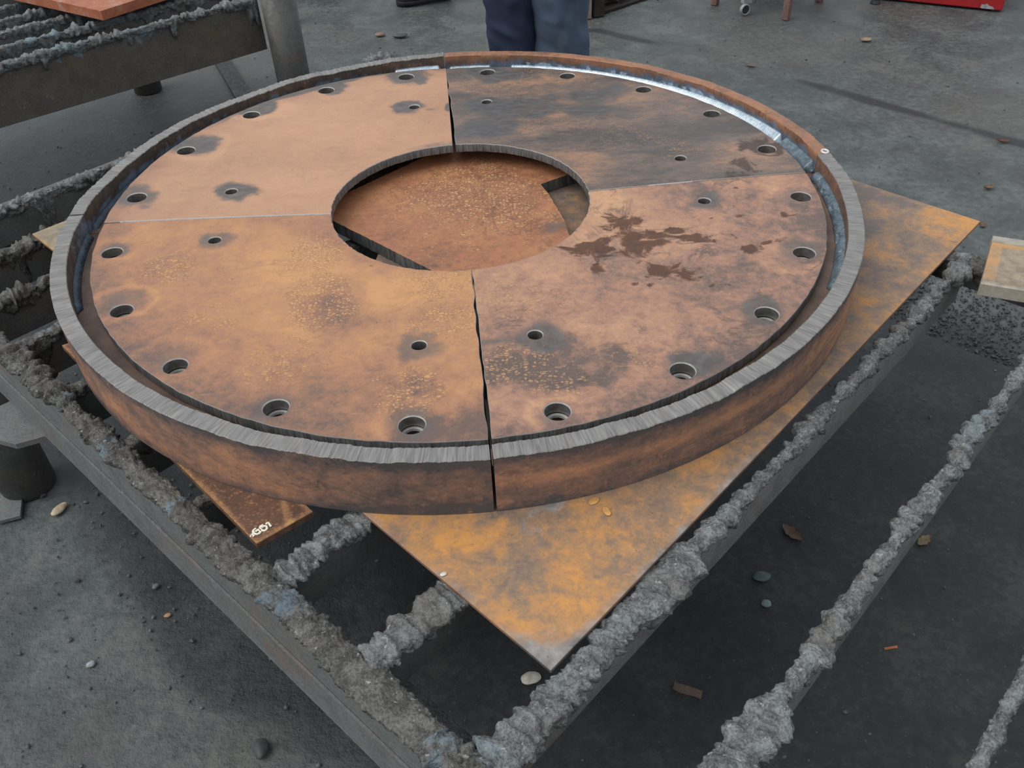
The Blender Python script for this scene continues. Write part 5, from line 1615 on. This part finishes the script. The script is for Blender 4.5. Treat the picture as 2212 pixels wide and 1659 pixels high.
# ------------------------------------------------------------------ things at the far right edge of the floor
M['pink_leg'] = steel_bar_mat('brown_leg_paint', (126, 98, 92), (104, 72, 62), 0.4)
l1 = at(1544, 10, -Z0); l2 = at(1697, 42, -Z0); 
tr_ = thing('trolley', 'brown legged steel trolley with a caster, at the back right', 'trolley', (float(l2[0]), float(l2[1]), -Z0))
e_ = (l2 - l1)[:2]; perp = np.array([-e_[1], e_[0]]); perp /= np.linalg.norm(perp)
cor = [l1[:2], l2[:2], l2[:2] + perp * 0.36, l1[:2] + perp * 0.36]
for c in cor:
    bm = bmesh.new(); bm_box(bm, (c[0], c[1], -Z0 + 0.225), (0.034, 0.034, 0.45), math.atan2(e_[1], e_[0])); from_bm('leg', bm, M['pink_leg'], tr_, bevel=0.003)
bm = bmesh.new(); cc = sum(cor) / 4
bm_box(bm, (cc[0], cc[1], -Z0 + 0.47), (np.linalg.norm(e_) + 0.06, 0.42, 0.04), math.atan2(e_[1], e_[0])); from_bm('tray', bm, M['slat'], tr_, bevel=0.003)
bm = bmesh.new(); bm_box(bm, (cc[0], cc[1], -Z0 + 0.145), (np.linalg.norm(e_) - 0.04, 0.31, 0.02), math.atan2(e_[1], e_[0])); sh_ = from_bm('shelf', bm, M['slat'], tr_, bevel=0.002)
wc = at(1609, 21, -Z0 + 0.027)
ca = thing('caster', None, None, (float(wc[0]), float(wc[1]), -Z0)); ca.parent = tr_; ca.location = Vector((wc[0], wc[1], 0)) - Vector(tr_.location)
M['tyre'] = plain('pale_tyre', lin(150, 152, 150), 0.5); M['hub'] = plain('dark_hub', lin(44, 48, 50), 0.5)
vd = np.array([0.35, -0.94])
bm = bmesh.new()
for i in range(40):
    for j in range(12):
        a, b = 2 * math.pi * i / 40, 2 * math.pi * j / 12
        rr = 0.0235 + 0.004 * math.cos(b)
        h_ = rr * math.cos(a); v_ = rr * math.sin(a); dp = 0.011 * math.sin(b)
        bm.verts.new((wc[0] + vd[1] * -1 * h_ * -1 * -1 + vd[0] * dp, wc[1] + vd[0] * h_ * -1 * -1 + vd[1] * dp, -Z0 + 0.0285 + v_))
bm.verts.ensure_lookup_table()
for i in range(40):
    for j in range(12):
        bm.faces.new((bm.verts[i * 12 + j], bm.verts[((i + 1) % 40) * 12 + j], bm.verts[((i + 1) % 40) * 12 + (j + 1) % 12], bm.verts[i * 12 + (j + 1) % 12]))
from_bm('tyre', bm, M['tyre'], ca, True)
bm = bmesh.new(); bm_cyl(bm, (wc[0] - vd[0] * 0.008, wc[1] - vd[1] * 0.008, -Z0 + 0.0285), (wc[0] + vd[0] * 0.008, wc[1] + vd[1] * 0.008, -Z0 + 0.0285), 0.0205, 0.0205, 32); from_bm('hub', bm, M['hub'], ca, bevel=0.001)
bm = bmesh.new(); bm_box(bm, (wc[0] + 0.012, wc[1] + 0.03, -Z0 + 0.075), (0.05, 0.03, 0.05), 0.3); bm_box(bm, (wc[0] + 0.012, wc[1] + 0.03, -Z0 + 0.125), (0.08, 0.06, 0.008), 0.3); bm_cyl(bm, (wc[0] + 0.012, wc[1] + 0.03, -Z0 + 0.09), (wc[0] + 0.012, wc[1] + 0.03, -Z0 + 0.134), 0.012, 0.012, 16); from_bm('fork', bm, M['tyre'], ca, bevel=0.002)

# red cabinet
r1 = at(1878, -2, -Z0)[:2]; r2 = at(2164, 24, -Z0 + 0.008)[:2]
fdir = (r2 - r1); LW = np.linalg.norm(fdir); fdir /= LW; back = np.array([-fdir[1], fdir[0]])
cab = thing('red_cabinet', 'red painted steel cabinet with chipped bottom corner, far right', 'cabinet', (float((r1 + r2)[0] / 2), float((r1 + r2)[1] / 2), -Z0))
M['red'] = plain('red_paint', lin(158, 28, 34), 0.45, 0, 0.12, 20)
r0 = r1 + fdir * 0.0
cc = (r0 + r2) / 2 + back * 0.25
bm = bmesh.new(); bm_box(bm, (cc[0], cc[1], -Z0 + 0.418), (LW, 0.5, 0.82), math.atan2(fdir[1], fdir[0])); cb_ = from_bm('body', bm, M['red'], cab, bevel=0.006)
for i in range(3):
    dc = (r0 + r2) / 2 - back * 0.006
    bm = bmesh.new(); bm_box(bm, (dc[0], dc[1], -Z0 + 0.26 + i * 0.24), (LW - 0.06, 0.012, 0.20), math.atan2(fdir[1], fdir[0])); dr = from_bm('drawer', bm, M['red'], cab, bevel=0.004)
    hc = dc - back * 0.022
    bm = bmesh.new(); bm_box(bm, (hc[0], hc[1], -Z0 + 0.32 + i * 0.24), (0.16, 0.02, 0.015), math.atan2(fdir[1], fdir[0])); from_bm('handle', bm, M['tyre'], dr, bevel=0.003)
for k_ in ((0.04, 0.02), (LW - 0.04, 0.02), (0.04, 0.48), (LW - 0.04, 0.48)):
    q = r0 + fdir * k_[0] + back * k_[1]
    bm = bmesh.new(); bm_cyl(bm, (q[0], q[1], -Z0 + 0.0005), (q[0], q[1], -Z0 + 0.010), 0.014, 0.014, 12); from_bm('foot', bm, M['hub'], cab)
def chip(pts, zlo):
    bm = bmesh.new()
    f0 = []; f1 = []
    for s_, z_ in pts:
        q = r2 - fdir * s_
        f0.append(bm.verts.new((q[0] - back[0] * 0.0012, q[1] - back[1] * 0.0012, -Z0 + z_))); f1.append(bm.verts.new((q[0] + back[0] * 0.002, q[1] + back[1] * 0.002, -Z0 + z_)))
    bm.faces.new(f0); bm.faces.new(list(reversed(f1)))
    for i in range(len(f0)): bm.faces.new((f0[i], f1[i], f1[(i + 1) % len(f0)], f0[(i + 1) % len(f0)]))
    return bm
from_bm('paint_chip', chip([(0.035, 0.012), (0.045, 0.024), (0.062, 0.026), (0.075, 0.036), (0.088, 0.030), (0.098, 0.032), (0.102, 0.016), (0.095, 0.012)], 0), M['tyre'], cab)['label'] = 'bare pale patch where red paint chipped off'
for s_, z_ in ((0.16, 0.044), (0.155, 0.06)):
    from_bm('paint_chip', chip([(s_, z_), (s_ + 0.012, z_ + 0.004), (s_ + 0.014, z_ + 0.010), (s_ + 0.002, z_ + 0.010)], 0), M['tyre'], cab)
# dark post whose foot shows at the cabinet's left corner
q = at(1890, 7, -Z0)
st_ = thing('metal_post', 'thin black metal post with a round foot, at the left end of the red cabinet', 'post', (float(q[0]), float(q[1]), -Z0))
bm = bmesh.new(); bm_cyl(bm, (q[0], q[1], -Z0 + 0.018), (q[0], q[1], -Z0 + 0.9), 0.014, 0.014, 18); from_bm('pole', bm, M['hub'], st_, bevel=0.001)
bm = bmesh.new(); bm_cyl(bm, (q[0], q[1], -Z0 + 0.0008), (q[0], q[1], -Z0 + 0.018), 0.026, 0.020, 18); from_bm('foot', bm, M['hub'], st_, bevel=0.001)

# timber post, sill and the leaf litter by the floor's edge
pc = at(1262, 42, -Z0)
M['timber'] = plain('weathered_timber', lin(138, 120, 110), 0.8, 0, 0.2, 18)
bm = bmesh.new(); bm_box(bm, (pc[0] + 0.008, pc[1] + 0.03, -Z0 + 0.551), (0.05, 0.07, 1.1), 0.18)
tag(from_bm('timber_post', bm, M['timber'], None, base=(float(pc[0]), float(pc[1]), -Z0), bevel=0.003), 'weathered grey-brown timber post just right of the standing person', 'post')
bm = bmesh.new(); q = at(1284, 42, -Z0); bm_box(bm, (q[0] + 0.022, q[1] + 0.06, -Z0 + 0.561), (0.06, 0.06, 1.12), 0.18)
tag(from_bm('dark_post', bm, plain('dark_timber', lin(46, 38, 32), 0.85, 0, 0.3, 20), None, base=(float(q[0]), float(q[1]), -Z0), bevel=0.003), 'dark brown post standing against the pale timber post', 'post')
e1 = at(1287, 38, -Z0)[:2]; e2 = at(1400, 1, -Z0)[:2]
ed = (e2 - e1) / np.linalg.norm(e2 - e1); en = np.array([-ed[1], ed[0]])
bm = bmesh.new(); prism(bm, [e1 + en * 0.012 + ed * 0.02, e2 + en * 0.012 + ed * 0.4, e2 + ed * 0.4 + en * 1.2, e1 + en * 1.2], -Z0 + 0.0002, -Z0 + 0.012)
tag(from_bm('soil_bed', bm, plain('dark_soil', lin(44, 36, 30), 0.9, 0, 0.4, 25, 0.5), None, base=(*(e1 + en * 0.5), -Z0)), 'dark strip of soil along the back edge of the floor', 'soil')
def litter():
    rg = np.random.default_rng(12); V, F = [], []
    for i in range(900):
        a = rg.uniform(0.0, 0.95 * float(np.linalg.norm(e2 - e1)) + 0.3); b = rg.uniform(0.05, 1.1)
        c = e1 + ed * (a + 0.05) + en * b; s = rg.uniform(0.02, 0.05)
        m = np.array(Euler((rg.uniform(-0.7, 0.7), rg.uniform(-0.7, 0.7), rg.uniform(0, 6.28))).to_matrix())
        P_ = np.array([(-1, 0, 0), (-0.3, 0.5, 0.15), (0.5, 0.42, 0.1), (1, 0, 0.25), (0.5, -0.42, 0.1), (-0.3, -0.5, 0.15)]) * s
        k_ = len(V) * 1
        W2 = P_ @ m.T + np.array([c[0], c[1], -Z0 + 0.02 + rg.uniform(0.01, 0.035)])
        W2[:, 2] = np.maximum(W2[:, 2], -Z0 + 0.0125)
        V.extend(W2.tolist()); V.extend((W2 - np.array([0, 0, 0.0008])).tolist())
        for t_ in ((0, 1, 5), (1, 2, 5), (5, 2, 4), (2, 3, 4)): F.append([k_ + q_ for q_ in t_]); F.append([k_ + 6 + q_ for q_ in reversed(t_)])
    o = mesh_np('leaf_litter', np.array(V), [np.array(F)], plain('litter_brown', lin(104, 82, 72), 0.8, 0, 0.5, 14), None, smooth=False, base=(*(e1 + en * 0.5), -Z0))
    tag(o, 'heap of dead brown leaves beyond the floor edge behind the person', 'leaves', kind='stuff')
litter()
# short dark hose end poking out behind the far pipe leg
hp = [at(626, 42, -Z0 + 0.02), at(634, 36, -Z0 + 0.03), at(637, 26, -Z0 + 0.04), at(634, 20, -Z0 + 0.06)]
bm = bmesh.new()
for i in range(3): bm_cyl(bm, hp[i], hp[i + 1], 0.016, 0.014, 14)
bm_cyl(bm, at(590, 46, -Z0 + 0.017), hp[0], 0.016, 0.016, 14)
tag(from_bm('hose_end', bm, M['rubber'], None, True, base=(float(hp[0][0]), float(hp[0][1]), -Z0)), 'short bent black hose end beside the far pipe leg', 'hose')
# dross clump caught on the table edge, peeping over the back of the ring
ck = at(830, 122, -0.06)
crust_p = us(0.60, -0.62)
def clump():
    c = at(826, 128, -0.02)
    bm = bmesh.new(); bmesh.ops.create_icosphere(bm, subdivisions=5, radius=1.0)
    co = np.array([v.co[:] for v in bm.verts])
    dd = 1 + 0.5 * (1 - worley(co * 4.2, 5) * 1.2) + 0.2 * fbm(co * 11, 3, 9)
    z0_ = -0.105
    for v, k_ in zip(bm.verts, dd):
        p_ = np.array(v.co[:]) * k_
        v.co = (c[0] + p_[0] * 0.055, c[1] + p_[1] * 0.03 + 0.03, -0.062 + p_[2] * 0.038)
    o = from_bm('slag_lump', bm, M['slag'], None, True, base=(float(c[0]), float(c[1]), -0.09))
    tag(o, 'lumpy grey slag clump peeping over the back of the ring', 'slag chip')
clump()
